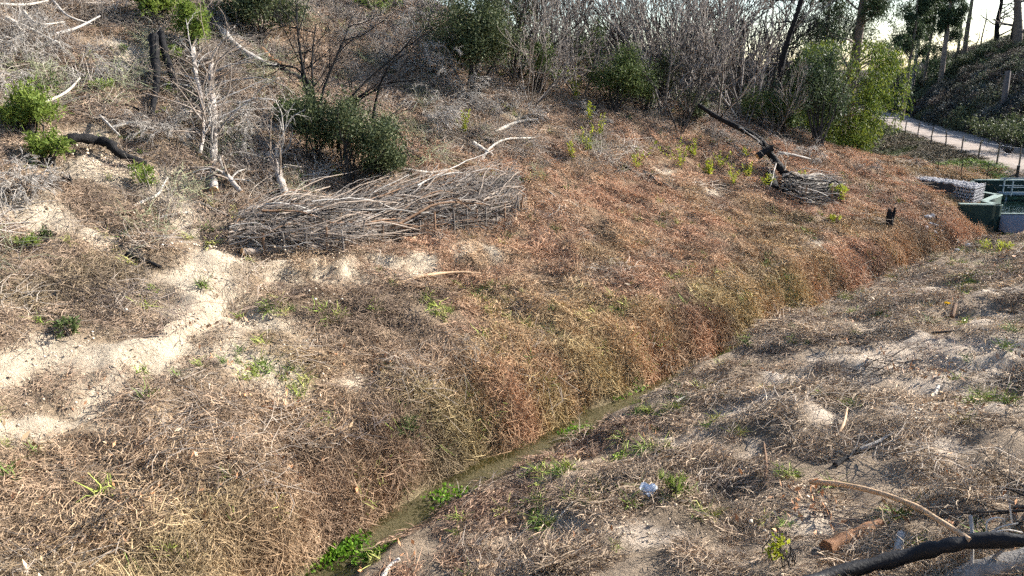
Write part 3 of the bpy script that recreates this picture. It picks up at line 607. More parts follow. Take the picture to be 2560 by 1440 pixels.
# near bank, bottom right
stick('charred_log', 'long charred black trunk lying across the bottom right corner', 'trunk', [(1990, 1475), (2080, 1437), (2250, 1395), (2350, 1368), (2450, 1352), (2560, 1352), (2660, 1365)], 36, M['char'], [.12, .25, .36, .42, .46, .46, .42], .95, sides=14, jit=.05)
stick('arched_pole', 'long pale arched pole leaning onto the charred black trunk', 'stick', [(2024, 1203), (2110, 1212), (2200, 1233), (2285, 1265), (2350, 1302), (2425, 1350)], 15, M['tan'], [.12, .25, .35, .42, .5, .55], .8)
stick('split_log', 'split orange-brown log half buried below the arched pole', 'log', [(2065, 1372), (2130, 1345), (2205, 1312)], 44, M['split'], .02, .85, sides=6)
stick('grey_branch_stub', 'short grey round branch stub beside the split orange log', 'stick', [(2245, 1380), (2250, 1350), (2255, 1335)], 26, M['grey'], .06, .9)
stick('charred_stick', 'short charred stick with a bleached grey end on the near bank', 'stick', [(2088, 1163), (2120, 1142), (2150, 1126)], 14, M['burnt'], .03)
stick('bleached_stick', 'bleached grey stick continuing from the short charred stick', 'stick', [(2150, 1124), (2195, 1104), (2240, 1078)], 12, M['grey'], .05, .5)
stick('forked_stick', 'small upright forked stick in the middle of the near bank', 'stick', [(1912, 1196), (1916, 1160), (1910, 1108)], 9, M['brown'], [0, .15, .3], .5)
stick('stick', 'brown stick beside the wood fork of the near bank', 'stick', [(2082, 1098), (2108, 1062), (2118, 1020)], 9, M['tan'], [0, .1, .2], .6)
stick('stick', 'white broken stick end at the bottom edge beside the stream', 'stick', [(952, 1452), (975, 1415), (998, 1398)], 13, M['pale'], .04, .8)
stick('stick', 'pale stub lying flat at the bottom edge right of the stream', 'stick', [(1195, 1422), (1245, 1414), (1292, 1404)], 16, M['tan'], .02, .9)
stick('stick', 'pale stick on the stream edge below the far green grass', 'stick', [(1690, 1005), (1725, 985), (1742, 966)], 8, M['pale'], .04, .7)
stick('stick', 'thin rod leaning out of the grass above the pale sand mound', 'stick', [(1400, 1290), (1425, 1262), (1448, 1240)], 5, M['grey'], .08, .7)
stick('stick', 'bone-white chip lying on the upper near bank', 'stick', [(2330, 998), (2340, 980), (2346, 966)], 12, M['pale'], .05, .7)
stick('stick', 'thin straight stick lying across the right sand', 'stick', [(2330, 832), (2420, 826), (2560, 818)], 6, M['dtwig'], .05, .8)
stick('wood_stub', 'short reddish upright stub beside the yellow flower', 'stub', [(2380, 792), (2384, 776), (2388, 760)], 11, M['brown'], [0, .08, .16], .9)
stick('stick', 'grey stick near the right edge above the twig heap', 'stick', [(2505, 1245), (2525, 1222), (2545, 1205)], 14, M['pale'], .08, .7)
# weathered slab in the corner
t_ = thing('weathered_log', 'pale weathered fallen trunk under the charred trunk in the corner', 'trunk', gpt(2500, 1425))
mb = MB(); pp = smooth_path([at(2330, 1500, hit(2400, 1439)[1]), at(2450, 1432, hit(2450, 1432)[1] - .02), at(2600, 1400, hit(2559, 1410)[1] - .05)], 5); mb.tube(pp, [.13] * len(pp), 10, True, jit=.35); mb.build('trunk', M['grey'], t_)
mb = MB(); mb.tube(arc(pp[4] + [0, 0, .12], pp[4] + [.1, .3, .5], .05), .02, 5); mb.build('branch', M['grey'], t_)
mb = MB(); mb.tube(arc(pp[6] + [0, 0, .12], pp[6] + [.22, -.1, .4], .05), .018, 5); mb.build('branch', M['grey'], t_)
# dead twig heap at the right edge: one fallen branch
t_ = thing('fallen_branch', 'dark fallen branch with many bare twigs at the right edge', 'branch', gpt(2480, 1290))
b0 = at(2620, 1270, hit(2559, 1290)[1] - .2); tips = []
for k, (u, v, l) in enumerate([(2400, 1180, 1.6), (2350, 1230, 1.6), (2370, 1290, 1.5), (2440, 1150, 1.5), (2330, 1330, 1.5), (2480, 1200, 1.2), (2420, 1320, 1.3)]):
    mb = MB(); e = at(u, v, hit(u, v)[1] - .15); grow(mb, b0, e - b0, np.linalg.norm(e - b0), .016, 2, dict(wob=.10, trop=-.02, k=(5, 5), ang=.5, lr=.5, rmin=.005, taper=.4), tips); mb.build('limb', M['dtwig'], t_)
t_ = thing('pale_twig', 'pale curly twig standing above the charred black trunk', 'twig', gpt(2470, 1340))
b0 = at(2464, 1345, hit(2464, 1345)[1] - .35); mb = MB()
for pth in ([(2464, 1340), (2500, 1318), (2545, 1308)], [(2466, 1335), (2468, 1305), (2490, 1294), (2510, 1298)], [(2480, 1330), (2520, 1325), (2556, 1332)], [(2530, 1308), (2526, 1280), (2524, 1258)]):
    tau = hit(2464, 1345)[1] - .4; mb.tube(smooth_path([at(u, v, tau) for u, v in pth], 4), .010, 4)
mb.build('stem', M['pale'], t_)
# plastic scrap
pc = gpt(1620, 1240, .05); t_ = thing('plastic_scrap', 'crumpled bluish white plastic scrap beside the bright grass tuft', 'litter', pc)
mb = MB(); n = 7; gxx, gyy = np.meshgrid(np.linspace(-.11, .11, n), np.linspace(-.08, .08, n)); zz = .06 * np.sin(gxx * 26) * np.cos(gyy * 21) + RNG.normal(size=gxx.shape) * .008 + .05 + gyy * .55
an_ = np.arctan2(gyy, gxx); q_ = np.maximum(np.abs(gxx) / .11, np.abs(gyy) / .08) / (np.hypot(gxx / .11, gyy / .08) + 1e-6); q_ = q_ * (1 + .22 * np.sin(3 * an_ + .6) + .1 * np.sin(7 * an_)); gxx, gyy = gxx * q_, gyy * q_
v = np.stack([gxx, gyy, zz], -1).reshape(-1, 3); i = (np.arange(n - 1)[:, None] * n + np.arange(n - 1)[None]).ravel()
mb.add(v + pc, np.stack([i, i + 1, i + n + 1, i + n], 1)); mb.add(v + pc - [0, 0, .012], np.stack([i + n, i + n + 1, i + 1, i], 1)); mb.build('scrap_sheet', M['litter'], t_)
# yellow flower
fc = gpt(2362, 772); t_ = thing('yellow_flower', 'single bright yellow flower on the sandy near bank', 'flower', fc)
mb = MB(); mb.tube([fc, fc + [0, 0, .08], fc + [.01, -.01, .13]], .006, 4); mb.build('stem', M['leaf_mid'], t_)
ym = leafmat('yellow_petals', [(.75, .42, .01), (.85, .55, .02)], .2)
for k in range(7):
    mb = MB(); a = k * 6.283 / 7; mb.leaves(np.array([fc + [.01, -.01, .13]]), .075, .6, dirs=np.array([[math.cos(a) * 3, math.sin(a) * 3, .6]])); mb.build('petal', ym, t_)
# far bank sticks and burnt pieces
stick('bent_branch', 'long bent bark-stripped branch lying below the brush fence', 'branch', [(986, 712), (1030, 699), (1060, 690), (1110, 683), (1165, 681), (1215, 686), (1280, 692)], 11, M['tan'], [.0, .05, .1, .12, .1, .05, .02], .45)
stick('burnt_wood', 'flat charred piece of wood on the sand left of the brush fence', 'wood', [(316, 636), (350, 648), (402, 668)], 18, M['burnt'], .02, .6)
stick('burnt_wood', 'short charred log on the left slope near the picture edge', 'log', [(58, 742), (95, 737), (140, 736)], 15, M['burnt'], .03, .7)
stick('burnt_wood', 'charred branch lying in dead leaves at the lower left', 'branch', [(150, 1308), (185, 1312), (225, 1320), (268, 1330), (300, 1347)], 15, M['burnt'], .03, .35)
stick('burnt_wood', 'small greyish charcoal piece below the lower left charred branch', 'charcoal', [(118, 1392), (135, 1378), (150, 1364)], 14, M['burnt'], .02, .5)
stick('stick', 'forked dark twig on the sand under the burnt bent trunk', 'twig', [(300, 606), (335, 588), (350, 572), (382, 560)], 6, M['dtwig'], .05, .5)
stick('stick', 'thin pale stick in the grass below the first charred log', 'stick', [(20, 771), (50, 770), (78, 772)], 6, M['pale'], .02, .8)
stick('stick', 'pale stick on the slope left of the brush fence end', 'stick', [(405, 542), (440, 535), (472, 530)], 8, M['pale'], .02, .6)
stick('stick', 'curved pale stick below the felled grey pine crown', 'stick', [(335, 515), (365, 500), (395, 485), (408, 462), (420, 443)], 8, M['pale'], [.0, .03, .06, .1, .15], .6)
stick('cut_log', 'short pale cut log lying in front of the brush fence', 'log', [(1030, 602), (1040, 592)], 13, M['tan'], .03, 1.0, cutmat=M['cut'])
stick('stick', 'bleached pole lying high on the slope right of the black shrub', 'pole', [(1238, 331), (1275, 312), (1310, 302), (1345, 299)], 10, M['pale'], .15, .6)
stick('stick', 'grey arched branch below the bleached pole', 'branch', [(1203, 403), (1225, 370), (1265, 348), (1335, 345)], 8, M['pale'], [0, .2, .3, .2], .5)
stick('stick', 'whitened stub pointing down the slope below the arched branch', 'stick', [(1182, 358), (1205, 372), (1232, 388)], 15, M['pale'], .12, .5)
stick('stick', 'burnt log behind the whitened stub', 'log', [(1178, 336), (1205, 346), (1240, 362)], 12, M['burnt'], .1, .7)
stick('stick', 'thin grey stick lying level right of the whitened stub', 'stick', [(1295, 376), (1330, 380), (1360, 382)], 7, M['grey'], .08, .6)
stick('stick', 'thin dark branch running down the slope right of the fence', 'branch', [(1280, 430), (1310, 455), (1360, 487)], 9, M['dtwig'], .05, .5)
stick('stick', 'curved pale twig on the brown slope right of the fence', 'twig', [(1345, 462), (1385, 490), (1398, 520), (1370, 541)], 6, M['grey'], .06, .5)
stick('stick', 'pale branch lying just above the brush fence right half', 'branch', [(1004, 423), (1040, 428), (1080, 431), (1118, 424)], 9, M['pale'], .08, .6)
stick('stick', 'dark branch on the sandy upper slope between sprouts', 'branch', [(1540, 400), (1575, 425), (1620, 452)], 9, M['dtwig'], .06, .5)
stick('stick', 'thin dark branch below the yellow sprouts', 'branch', [(1610, 430), (1650, 455), (1690, 475)], 9, M['dtwig'], .04, .4)
# burnt bent trunk and stump at the left
stick('burnt_bent_log', 'thick charred trunk with a bend, propped above sand', 'trunk', [(160, 352), (190, 345), (240, 350), (272, 358), (290, 378), (320, 394), (365, 410)], 24, M['burnt'], [.3, .38, .4, .38, .28, .2, .1], .85, sides=9, cutmat=M['burnt'])
stick('burnt_stump', 'black charred log end sticking out of dead grass at left', 'stump', [(120, 458), (150, 454), (178, 450)], 24, M['burnt'], [.08, .12, .18], 1.05, sides=9)
stick('burnt_log', 'charred thin trunk leaning at the upper left, left one of the pair', 'trunk', [(383, 90), (388, 150), (392, 200), (380, 285)], 26, M['burnt'], [1.1, .7, .4, .1], .5, sides=8)
stick('burnt_log', 'charred upright trunk at the upper left, right one of the pair', 'trunk', [(402, 82), (412, 130), (428, 180), (442, 232)], 17, M['burnt'], [1.1, .7, .35, .05], 1.1, sides=8)
stick('burnt_log', 'dark charred log above the felled pine crown', 'log', [(530, 40), (585, 75), (625, 105)], 18, M['burnt'], .2, .8, sides=8)
stick('burnt_branch', 'thin burnt branch lying across the sandy upper left slope', 'branch', [(180, 205), (240, 235), (300, 258), (385, 285)], 9, M['burnt'], .08, .6)
stick('fallen_log', 'grey fallen log with torn orange bark on the upper slope', 'log', [(540, 62), (590, 115), (640, 148), (690, 168)], 18, M['grey'], .2, .9, sides=8)
stick('torn_stub', 'torn orange-brown branch stub beside the grey fallen log', 'stub', [(655, 122), (672, 145), (700, 162)], 15, M['split'], .3, 1.4, sides=6)
stick('fallen_log', 'dark fallen log behind the black bare shrub', 'log', [(690, 165), (735, 190), (790, 215)], 17, M['burnt'], .15, .9, sides=8)
stick('pale_pole', 'long pale pole lying at the top left corner', 'pole', [(15, 45), (80, 75), (150, 110)], 10, M['pale'], .4, .6)
for k, (pth, lb) in enumerate([([(60, 30), (95, 60), (160, 55)], 'pale curved branch in the top left corner tangle'), ([(130, 0), (170, 40), (230, 60)], 'grey branch hanging over the top left slope'), ([(0, 10), (60, 12), (120, 2)], 'bleached crooked branch at the very top left'), ([(120, 90), (190, 70), (250, 40)], 'thin bleached branch above the pale pole'),
                               ([(100, 262), (165, 230), (200, 195)], 'pale branch lying over the left green herbs'), ([(250, 290), (275, 315), (300, 340)], 'thin pale twig above the burnt bent trunk'), ([(282, 318), (330, 306), (362, 310)], 'pale bent twig just above the burnt bent trunk')]):
    stick('stick', lb, 'branch', pth, 8, M['pale'] if k % 2 == 0 else M['grey'], [.25, .4, .3], .5)

# ------------------------------------------------------------------ felled pines with bent grey branches
def felled_pine(label, pix, w0, w1, lift, nbr, L, f0=.25, bark='pinebark', seed=1):
    pts = []; taus = []
    for i, (u, v) in enumerate(pix):
        tau = hit(u, v)[1]; pts.append(at(u, v, tau - lift[i])); taus.append(tau)
    t = thing('felled_pine', label, 'tree', pts[-1], 'felled pines behind the brush fence')
    pp = smooth_path(pts, 6); r = np.linspace(px2m(w0, taus[0]) / 2, px2m(w1, taus[-1]) / 2, len(pp)) * (1 + .06 * RNG.normal(size=len(pp)))
    mb = MB(); mb.tube(pp, r, 9, False, rnd=.5, jit=.12); tr_ = mb.build('trunk', M[bark], t)
    e = unit(pp[-1] - pp[-2]); mb = MB(); mb.tube([pp[-1] - e * .01, pp[-1] + e * .012], [r[-1] * 1.0, r[-1] * .97], 12, True, rnd=.6, jit=.06); mb.build('cut_end', M['cut'], tr_)
    ax = unit(pp[0] - pp[-1])
    for k in range(nbr):
        f = random.uniform(0.0, 1 - f0); p = pp[int(f * (len(pp) - 1))]; side = unit(np.cross(ax, RNG.normal(size=3))); side[2] = abs(side[2]) * .9 + .1
        l = L * random.uniform(.5, 1.25) * (1 - .45 * abs(f - .45)); mb = MB()
        grow(mb, p, side + ax * random.uniform(.1, .7), l, .026 * random.uniform(.6, 1.1), 2, dict(wob=.2, trop=-.12, k=(3, 4), ang=.7, lr=.45, rmin=.006, taper=.35, ttrop=.5, f0=.25), [])
        mb.build('branch', M['grey'] if k % 3 == 0 else M['pilewood'], t)
    return t
felled_pine('felled pine with long pale trunk, its cut end facing the stream', [(528, 160), (530, 230), (536, 310), (533, 400), (535, 476)], 15, 21, [.6, .55, .45, .35, .2], 40, 2.0)
felled_pine('thin felled pine with bleached trunk left of the longest one', [(482, 120), (490, 190), (505, 250), (508, 330), (500, 385)], 11, 9, [.7, .7, .6, .5, .4], 30, 1.8, .1)
felled_pine('short felled pine leaning right, small cut end low down', [(560, 430), (578, 452), (603, 481)], 13, 12, [.35, .25, .15], 14, 1.5, .3)
felled_pine('felled pine trunk with broad orange cut end nearest the fence', [(675, 385), (692, 420), (702, 455), (714, 486)], 19, 21, [.4, .35, .25, .18], 16, 1.6, .35)
# dead grey branch heaps
def twiggy(name, label, mat, base, n, L, r, P, spread, group=None, cat='shrub', lean=(0, 0, 0), lvl=3, part='stem'):
    t = thing(name, label, cat, base, group); tips = []
    for k in range(n):
        a = random.random() * 6.283; d = np.array([math.cos(a) * spread, math.sin(a) * spread, 1.0]) + np.asarray(lean); mb = MB()
        grow(mb, np.asarray(base) + np.array([math.cos(a), math.sin(a), 0]) * .12 * spread - [0, 0, .08], d, L * random.uniform(.6, 1.1), r * random.uniform(.6, 1.1), lvl, P, tips); mb.build(part, mat, t)
    return t, tips
PB = dict(wob=.16, trop=.05, k=(3, 4, 4), ang=.5, lr=.62, rmin=.0055, taper=.4, f0=.3)
PD = dict(wob=.16, trop=-.13, k=(4, 5, 5), ang=.45, lr=.62, rmin=.006, taper=.4, f0=.2)

# ------------------------------------------------------------------ black bare shrubs in front
def hand_shrub(label, base_uv, dt, stems, mat, r0, nsub, L):
    b, tau = hit(*base_uv); t = thing('burnt_shrub', label, 'shrub', b, 'black bare shrubs')
    for pth in stems:
        mb = MB(); pts = smooth_path([at(u, v, tau - .3 + dt * i / len(pth) + random.uniform(-.15, .15)) for i, (u, v) in enumerate(pth)], 4)
        mb.tube(pts, r0 * np.linspace(1, .35, len(pts)), 6, jit=.2)
        for k in range(nsub):
            f = random.uniform(.35, 1); i = min(int(f * (len(pts) - 1)), len(pts) - 2); d = unit(pts[i + 1] - pts[i])
            grow(mb, pts[i], d + RNG.normal(size=3) * .6 * np.array([1, .6, .8]), L * random.uniform(.5, 1.1), r0 * .36, 2, dict(wob=.14, trop=.07, k=(3, 3), ang=.5, lr=.6, rmin=.006, taper=.45), [])
        mb.build('stem', mat, t)
    return t
hand_shrub('tall bare burnt shrub with black stems fanning upward behind the fence', (795, 330), .3, [[(790, 330), (780, 250), (760, 180), (745, 90), (742, 10)], [(795, 330), (785, 240), (780, 150), (790, 60)], [(800, 320), (782, 230), (740, 170), (680, 165)], [(800, 330), (805, 240), (830, 170), (860, 100), (880, 40)], [(790, 320), (770, 240), (756, 200), (752, 150)]], M['burnt'], .045, 6, 1.5)
hand_shrub('spreading bare burnt shrub with black stems arching to the right', (855, 400), .3, [[(830, 370), (835, 290), (880, 240), (930, 190), (1000, 130), (1030, 95)], [(845, 380), (850, 300), (900, 240), (960, 210), (1040, 200)], [(860, 400), (868, 320), (890, 260), (945, 222), (1000, 215)], [(930, 310), (945, 230), (970, 170), (1010, 135)], [(920, 360), (945, 310), (965, 295), (990, 320), (1010, 360)]], M['burnt'], .04, 4, 1.2)

# ------------------------------------------------------------------ leafy shrubs
def leafy(name, label, u, v, wpx, hpx, mat, n=90, per=60, leaf=.06, asp=.5, stem='dtwig', group=None, dtau=0.0, low=-.75, droop=0.0, spread=.115, base_lift=.45, cat='shrub', shell=.5, twigs=14, depth=.8, lean=0.0):
    p, tau = hit(u, v); tau += dtau; p = at(u, v, tau) if dtau else p; W = px2m(wpx, tau) * .5; Hh = px2m(hpx, tau) * .5
    p = np.array([p[0], p[1], gz(p[0], p[1])]); t = thing(name, label, cat, p, group)
    c = p + [0, W * .3, Hh * (2 * base_lift + .05) + .0]
    cl, pos = clumps(c, (W * .88, W * depth, Hh * .9), int(n * .85), int(per * (1.35 if n > 25 else 1)), spread * (W + Hh) * .5, low, shell)
    if n >= 30:
        pos = pos[RNG.random(len(pos)) < .55]; sp = []
        for k in range(int(n * .9)):
            e = cl[RNG.integers(0, len(cl))]; b0 = p + np.array([RNG.normal() * W * .25, RNG.normal() * W * .25, Hh * .3 * random.random()]); e = b0 + (e - b0) * random.uniform(.9, 1.38) + [0, 0, Hh * .1]
            f = 1 - .5 * RNG.random((int(per * .7), 1)) ** 1.3; sp.append(b0 + (e - b0) * f + np.array([0, 0, 1.0]) * (f * (1 - f)) * .5 * Hh + RNG.normal(size=(len(f), 3)) * (.025 + .05 * (1.15 - f)) * (W + Hh))
        pos = np.concatenate([pos] + sp)
    keep = pos[:, 2] > zfun(pos[:, 0], pos[:, 1]) + .02; mb = MB(); mb.leaves(pos[keep], leaf * 1.25, asp, droop=droop); mb.build('foliage', M[mat], t)
    mb = MB()
    for k in range(twigs):
        e = cl[RNG.integers(0, len(cl))]; e = p + (e - p) * (1.0 if k % 2 else 1.25); mb.tube(arc(p + RNG.normal(size=3) * [.1, .1, 0], e, .1, 6, .04), np.linspace(.022, .007, 6) * (max(1, Hh) if n >= 30 else .35), 4)
    mb.build('stems', M[stem], t); return t
leafy('evergreen_shrub', 'dense dark green shrub around the burnt stems just behind the brush fence', 875, 472, 260, 235, 'leaf_dark', 130, 70, .055, .55)
leafy('evergreen_shrub', 'dark green shrub at the foot of the tall bare burnt shrub', 785, 410, 190, 190, 'leaf_dark', 80, 60, .055, .55)
leafy('evergreen_shrub', 'lighter green herbs growing left of the burnt shrub stems', 730, 330, 150, 90, 'leaf_mid', 40, 45, .06, .4)
leafy('evergreen_shrub', 'small dark shrub touching the back of the brush fence', 960, 450, 120, 90, 'leaf_dark', 50, 60, .05, .55)
leafy('evergreen_shrub', 'large dark green shrub at the top edge left of centre', 650, 120, 230, 200, 'leaf_dark', 120, 80, .07, .5)
leafy('evergreen_shrub', 'tallest dark evergreen shrub right of the drooping grey brush', 1180, 255, 270, 290, 'leaf_dark', 190, 90, .07, .5, shell=.4)
leafy('evergreen_shrub', 'rounded green shrub in the middle of the ridge thicket', 1535, 290, 190, 190, 'leaf_mid', 120, 80, .065, .5)
leafy('evergreen_shrub', 'small bright shrub half hidden high in the ridge thicket', 1440, 150, 150, 130, 'leaf_mid', 60, 70, .07, .5)
leafy('evergreen_shrub', 'dark green shrub right of the rounded one in the thicket', 1650, 250, 130, 130, 'leaf_dark', 60, 60, .065, .5)
leafy('evergreen_shrub', 'grey-green shrub behind the burnt leaning trunk', 1905, 330, 130, 120, 'leaf_mid', 70, 60, .06, .5)
leafy('evergreen_shrub', 'green shrub filling the top edge above the fence', 1260, 130, 170, 190, 'leaf_dark', 70, 70, .07, .5)
leafy('evergreen_shrub', 'sparse olive shrub among bare twigs left of the rounded green shrub', 1345, 235, 170, 170, 'leaf_mid', 40, 40, .07, .5)
leafy('evergreen_shrub', 'sparse olive shrub above the rounded green shrub', 1480, 200, 150, 150, 'leaf_mid', 40, 40, .07, .5)
leafy('evergreen_shrub', 'sparse olive shrub right of the rounded green shrub', 1610, 285, 110, 120, 'leaf_mid', 30, 40, .07, .5)
leafy('evergreen_shrub', 'sparse olive shrub at the foot of the grey level trunk', 1735, 310, 120, 90, 'leaf_dark', 34, 40, .07, .5)
leafy('sprouting_gum', 'bright green resprouting gum at the top edge over charred trunks', 400, 75, 150, 130, 'leaf_bright', 45, 50, .13, .26, 'burnt', spread=.14)
leafy('sprouting_gum', 'bright green resprouting gum above the felled pine crown', 485, 140, 110, 150, 'leaf_bright', 36, 45, .12, .26, 'burnt', spread=.14)
leafy('leafy_herb', 'wide clump of feathery green herbs at the left edge', 70, 345, 170, 130, 'leaf_bright', 60, 45, .11, .2, spread=.15)
leafy('leafy_herb', 'green herbs below the wide feathery clump at left', 115, 420, 110, 100, 'leaf_bright', 36, 36, .10, .2, spread=.15)
leafy('leafy_herb', 'bright herb clump beside the end of the burnt bent trunk', 365, 470, 60, 65, 'leaf_bright', 16, 30, .09, .25, spread=.22)
leafy('leafy_herb', 'low bright herb on the sand at the far left', 65, 628, 90, 40, 'leaf_bright', 18, 30, .07, .25)
leafy('leafy_herb', 'low herb right beside the far left one on the sand', 122, 605, 40, 36, 'leaf_mid', 9, 26, .06, .25)
leafy('leafy_herb', 'small herb clump below the charred logs on the left slope', 165, 845, 90, 50, 'leaf_mid', 16, 30, .06, .3)
leafy('leafy_herb', 'sparse herb on the bare slope above the burnt branch', 250, 240, 70, 55, 'leaf_bright', 14, 26, .08, .25)
leafy('leafy_herb', 'sparse herb near the two charred trunks', 420, 170, 80, 60, 'leaf_bright', 14, 26, .09, .25)
leafy('leafy_herb', 'tiny herb on the sand between the left logs', 300, 140, 50, 30, 'leaf_mid', 9, 22, .07, .3)
leafy('leafy_herb', 'bright herb by the felled pine crown on the dark ground', 430, 245, 50, 40, 'leaf_bright', 10, 26, .08, .3)
leafy('leafy_herb', 'green herb patch under the grey twigs at the top left', 100, 240, 120, 60, 'leaf_mid', 22, 26, .08, .22)
leafy('leafy_herb', 'bright green herb hugging the right end of the small brush pile', 2100, 505, 60, 45, 'leaf_yel', 16, 36, .07, .45)
leafy('leafy_herb', 'bright herb low on the brown slope before the black stump', 2090, 562, 45, 26, 'leaf_yel', 9, 26, .06, .45)
leafy('leafy_herb', 'yellowish tuft under the weir at the right edge', 2500, 632, 90, 30, 'leaf_yel', 16, 26, .08, .15)
leafy('leafy_herb', 'vivid green tuft beside the white plastic scrap', 1680, 1250, 60, 60, 'leaf_bright', 10, 24, .10, .10, droop=-.5)
leafy('leafy_herb', 'leafy yellow-green weeds at the bottom edge of the near bank', 1960, 1420, 150, 90, 'leaf_yel', 14, 10, .045, .6, shell=.2)
leafy('leafy_herb', 'tall grass-like green tuft above the lower stream bank', 1020, 1110, 60, 70, 'leaf_mid', 12, 24, .12, .08, droop=-.4)
leafy('leafy_herb', 'green creeping plant on the upper slope left of the big shrub', 930, 30, 140, 50, 'leaf_bright', 30, 40, .08, .3)
# yellow-green sprouts in order from left to right
SPR = [(1160, 335, 36, 60), (1430, 400, 24, 45), (1440, 255, 36, 90), (1470, 385, 40, 75), (1476, 305, 24, 50), (1500, 345, 40, 70), (1590, 425, 56, 75), (1700, 420, 56, 70), (1735, 395, 30, 45), (1770, 440, 36, 40), (1800, 420, 36, 42), (1835, 462, 46, 60), (1870, 445, 36, 42), (1912, 468, 30, 36), (2000, 452, 36, 30), (1865, 395, 26, 34)]
SPR.sort()
for k, (u, v, w, h) in enumerate(SPR):
    p, tau = hit(u, v); W = px2m(w, tau) * .5; Hh = px2m(h, tau); t = thing('young_sprout', '%s yellow-green sprout from the left on the upper slope' % ORDN[k], 'plant', p, 'yellow-green sprouts on the upper slope')
    mb = MB(); ms = MB()
    for j in range(random.randint(5, 9)):
        e = p + [RNG.normal() * W * .7, RNG.normal() * W * .7, Hh * random.uniform(.5, 1.05)]; a_ = arc(p + RNG.normal(size=3) * [.04, .04, 0], e, .02, 5); ms.tube(a_, .006, 3)
        f = RNG.random((26, 1)) * .85 + .15; q = a_[0] * (1 - f) + a_[-1] * f; mb.leaves(q, .10, .28, up=.7)
    ms.build('stem', M['leaf_mid'], t); mb.build('foliage', M['leaf_yel'], t)

# ------------------------------------------------------------------ bare thicket on the ridge (copies of six kinds)
kinds = []
for k in range(6):
    t, _ = twiggy('bare_shrub', 'x', M['greyd'] if k % 4 else M['dtwig'], (0, 0, 0), 8, 2.2, .026, dict(wob=.13, trop=.07, k=(3, 4, 4) if k < 4 else (3, 4, 3), ang=.42, lr=.62, rmin=.0075, taper=.45, f0=.3), .55)
    kinds.append(t)
BARE = [(1060, 60, 120), (1120, 110, 170), (1090, 190, 130), (1290, 200, 190), (1330, 260, 150), (1340, 130, 200), (1400, 220, 190), (1390, 80, 180), (1450, 240, 170), (1480, 140, 220), (1570, 180, 230), (1630, 170, 240), (1665, 280, 230), (1700, 220, 260), (1720, 290, 190), (1760, 255, 240), (1790, 300, 200), (1830, 290, 200), (1860, 310, 190), (1230, 90, 160), (1550, 110, 180), (980, 30, 110), (1700, 330, 130), (1930, 340, 130), (1440, 60, 150), (1310, 60, 200), (1170, 40, 160), (1590, 60, 200), (1640, 230, 240), (1740, 200, 260), (1810, 240, 260), (1890, 280, 220)]
BARE.sort()
for k, (u, v, hpx) in enumerate(BARE):
    p, tau = hit(u, v); tau = min(tau, 46); p = at(u, v, tau); p[2] = gz(p[0], p[1]); s = px2m(hpx * (1.55 if 1250 < u < 1920 else 1.1), tau) / 2.5
    lb = '%s bare grey-twigged shrub from the left in the ridge thicket' % (ORDN[k] if k < 24 else ['twenty-fifth', 'twenty-sixth', 'twenty-seventh', 'twenty-eighth', 'twenty-ninth', 'thirtieth', 'thirty-first', 'thirty-second', 'thirty-third', 'thirty-fourth', 'thirty-fifth', 'thirty-sixth'][k - 24])
    if k < 6: o = kinds[k]; o.location = p; o.scale = (s, s, s); o.rotation_euler = (0, 0, random.random() * 6.28); o['label'] = lb; o['group'] = 'bare shrubs of the ridge thicket'
    else: copy_thing(kinds[k % 6], p, random.random() * 6.28, s, lb, 'bare shrubs of the ridge thicket', (random.uniform(-.22, .22), random.uniform(-.25, .25)))
# drooping dead brush
for k, (u, v, lb, n, L, ln) in enumerate([(1010, 150, 'drooping pale dead brush at the upper centre, left of the tallest evergreen', 12, 2.6, (.9, -.5, 0)), (1120, 240, 'pale dead brush sagging below the tallest evergreen', 10, 2.0, (.7, -.6, 0)), (1060, 300, 'tangle of pale dead canes right of the burnt shrub', 10, 1.6, (.8, -.4, 0)), (60, 130, 'tangled grey canes in the top left', 12, 1.8, (.2, -.5, 0)), (170, 170, 'tangled grey canes right of the top left tangle', 10, 1.5, (.3, -.5, 0)), (30, 220, 'grey canes drooping over the left edge herbs', 10, 1.4, (.2, -.5, 0)), (60, 470, 'bleached canes drooping around the charred log end', 12, 1.1, (.1, -.5, 0)), (1300, 290, 'fine grey brush under the ridge thicket, left part', 8, 1.2, (.3, -.4, 0)),
                                         (600, 350, 'grey dead canes between the felled pines', 10, 1.4, (.2, -.4, 0)), (420, 340, 'grey dead canes left of the felled pine crown', 10, 1.2, (-.1, -.4, 0)), (640, 430, 'brown dead canes in front of the green herbs', 10, 1.0, (0, -.3, 0)), (1480, 300, 'fine grey brush under the rounded green shrub', 8, 1.2, (.1, -.4, 0)), (1800, 370, 'dead branches around the burnt leaning trunk', 10, 1.5, (.2, -.4, 0)), (2010, 400, 'pale dead canes on the crest before the weeping tree', 10, 1.2, (.3, -.3, 0)), (1880, 420, 'dead twigs spilling from the burnt leaning trunk', 8, 1.3, (0, -.4, 0)), (2150, 425, 'brown dead canes at the end of the crest', 8, .9, (.3, -.3, 0))]):
    p, tau = hit(u, v); twiggy('dead_brush', lb, M['greyd'] if k in (10, 12, 14, 15) else M['grey'], p, n, L * .75, .014, PD, .7, 'dead brush on the hillside', 'brush', ln, 2 if k in (10,) else 3, 'cane')

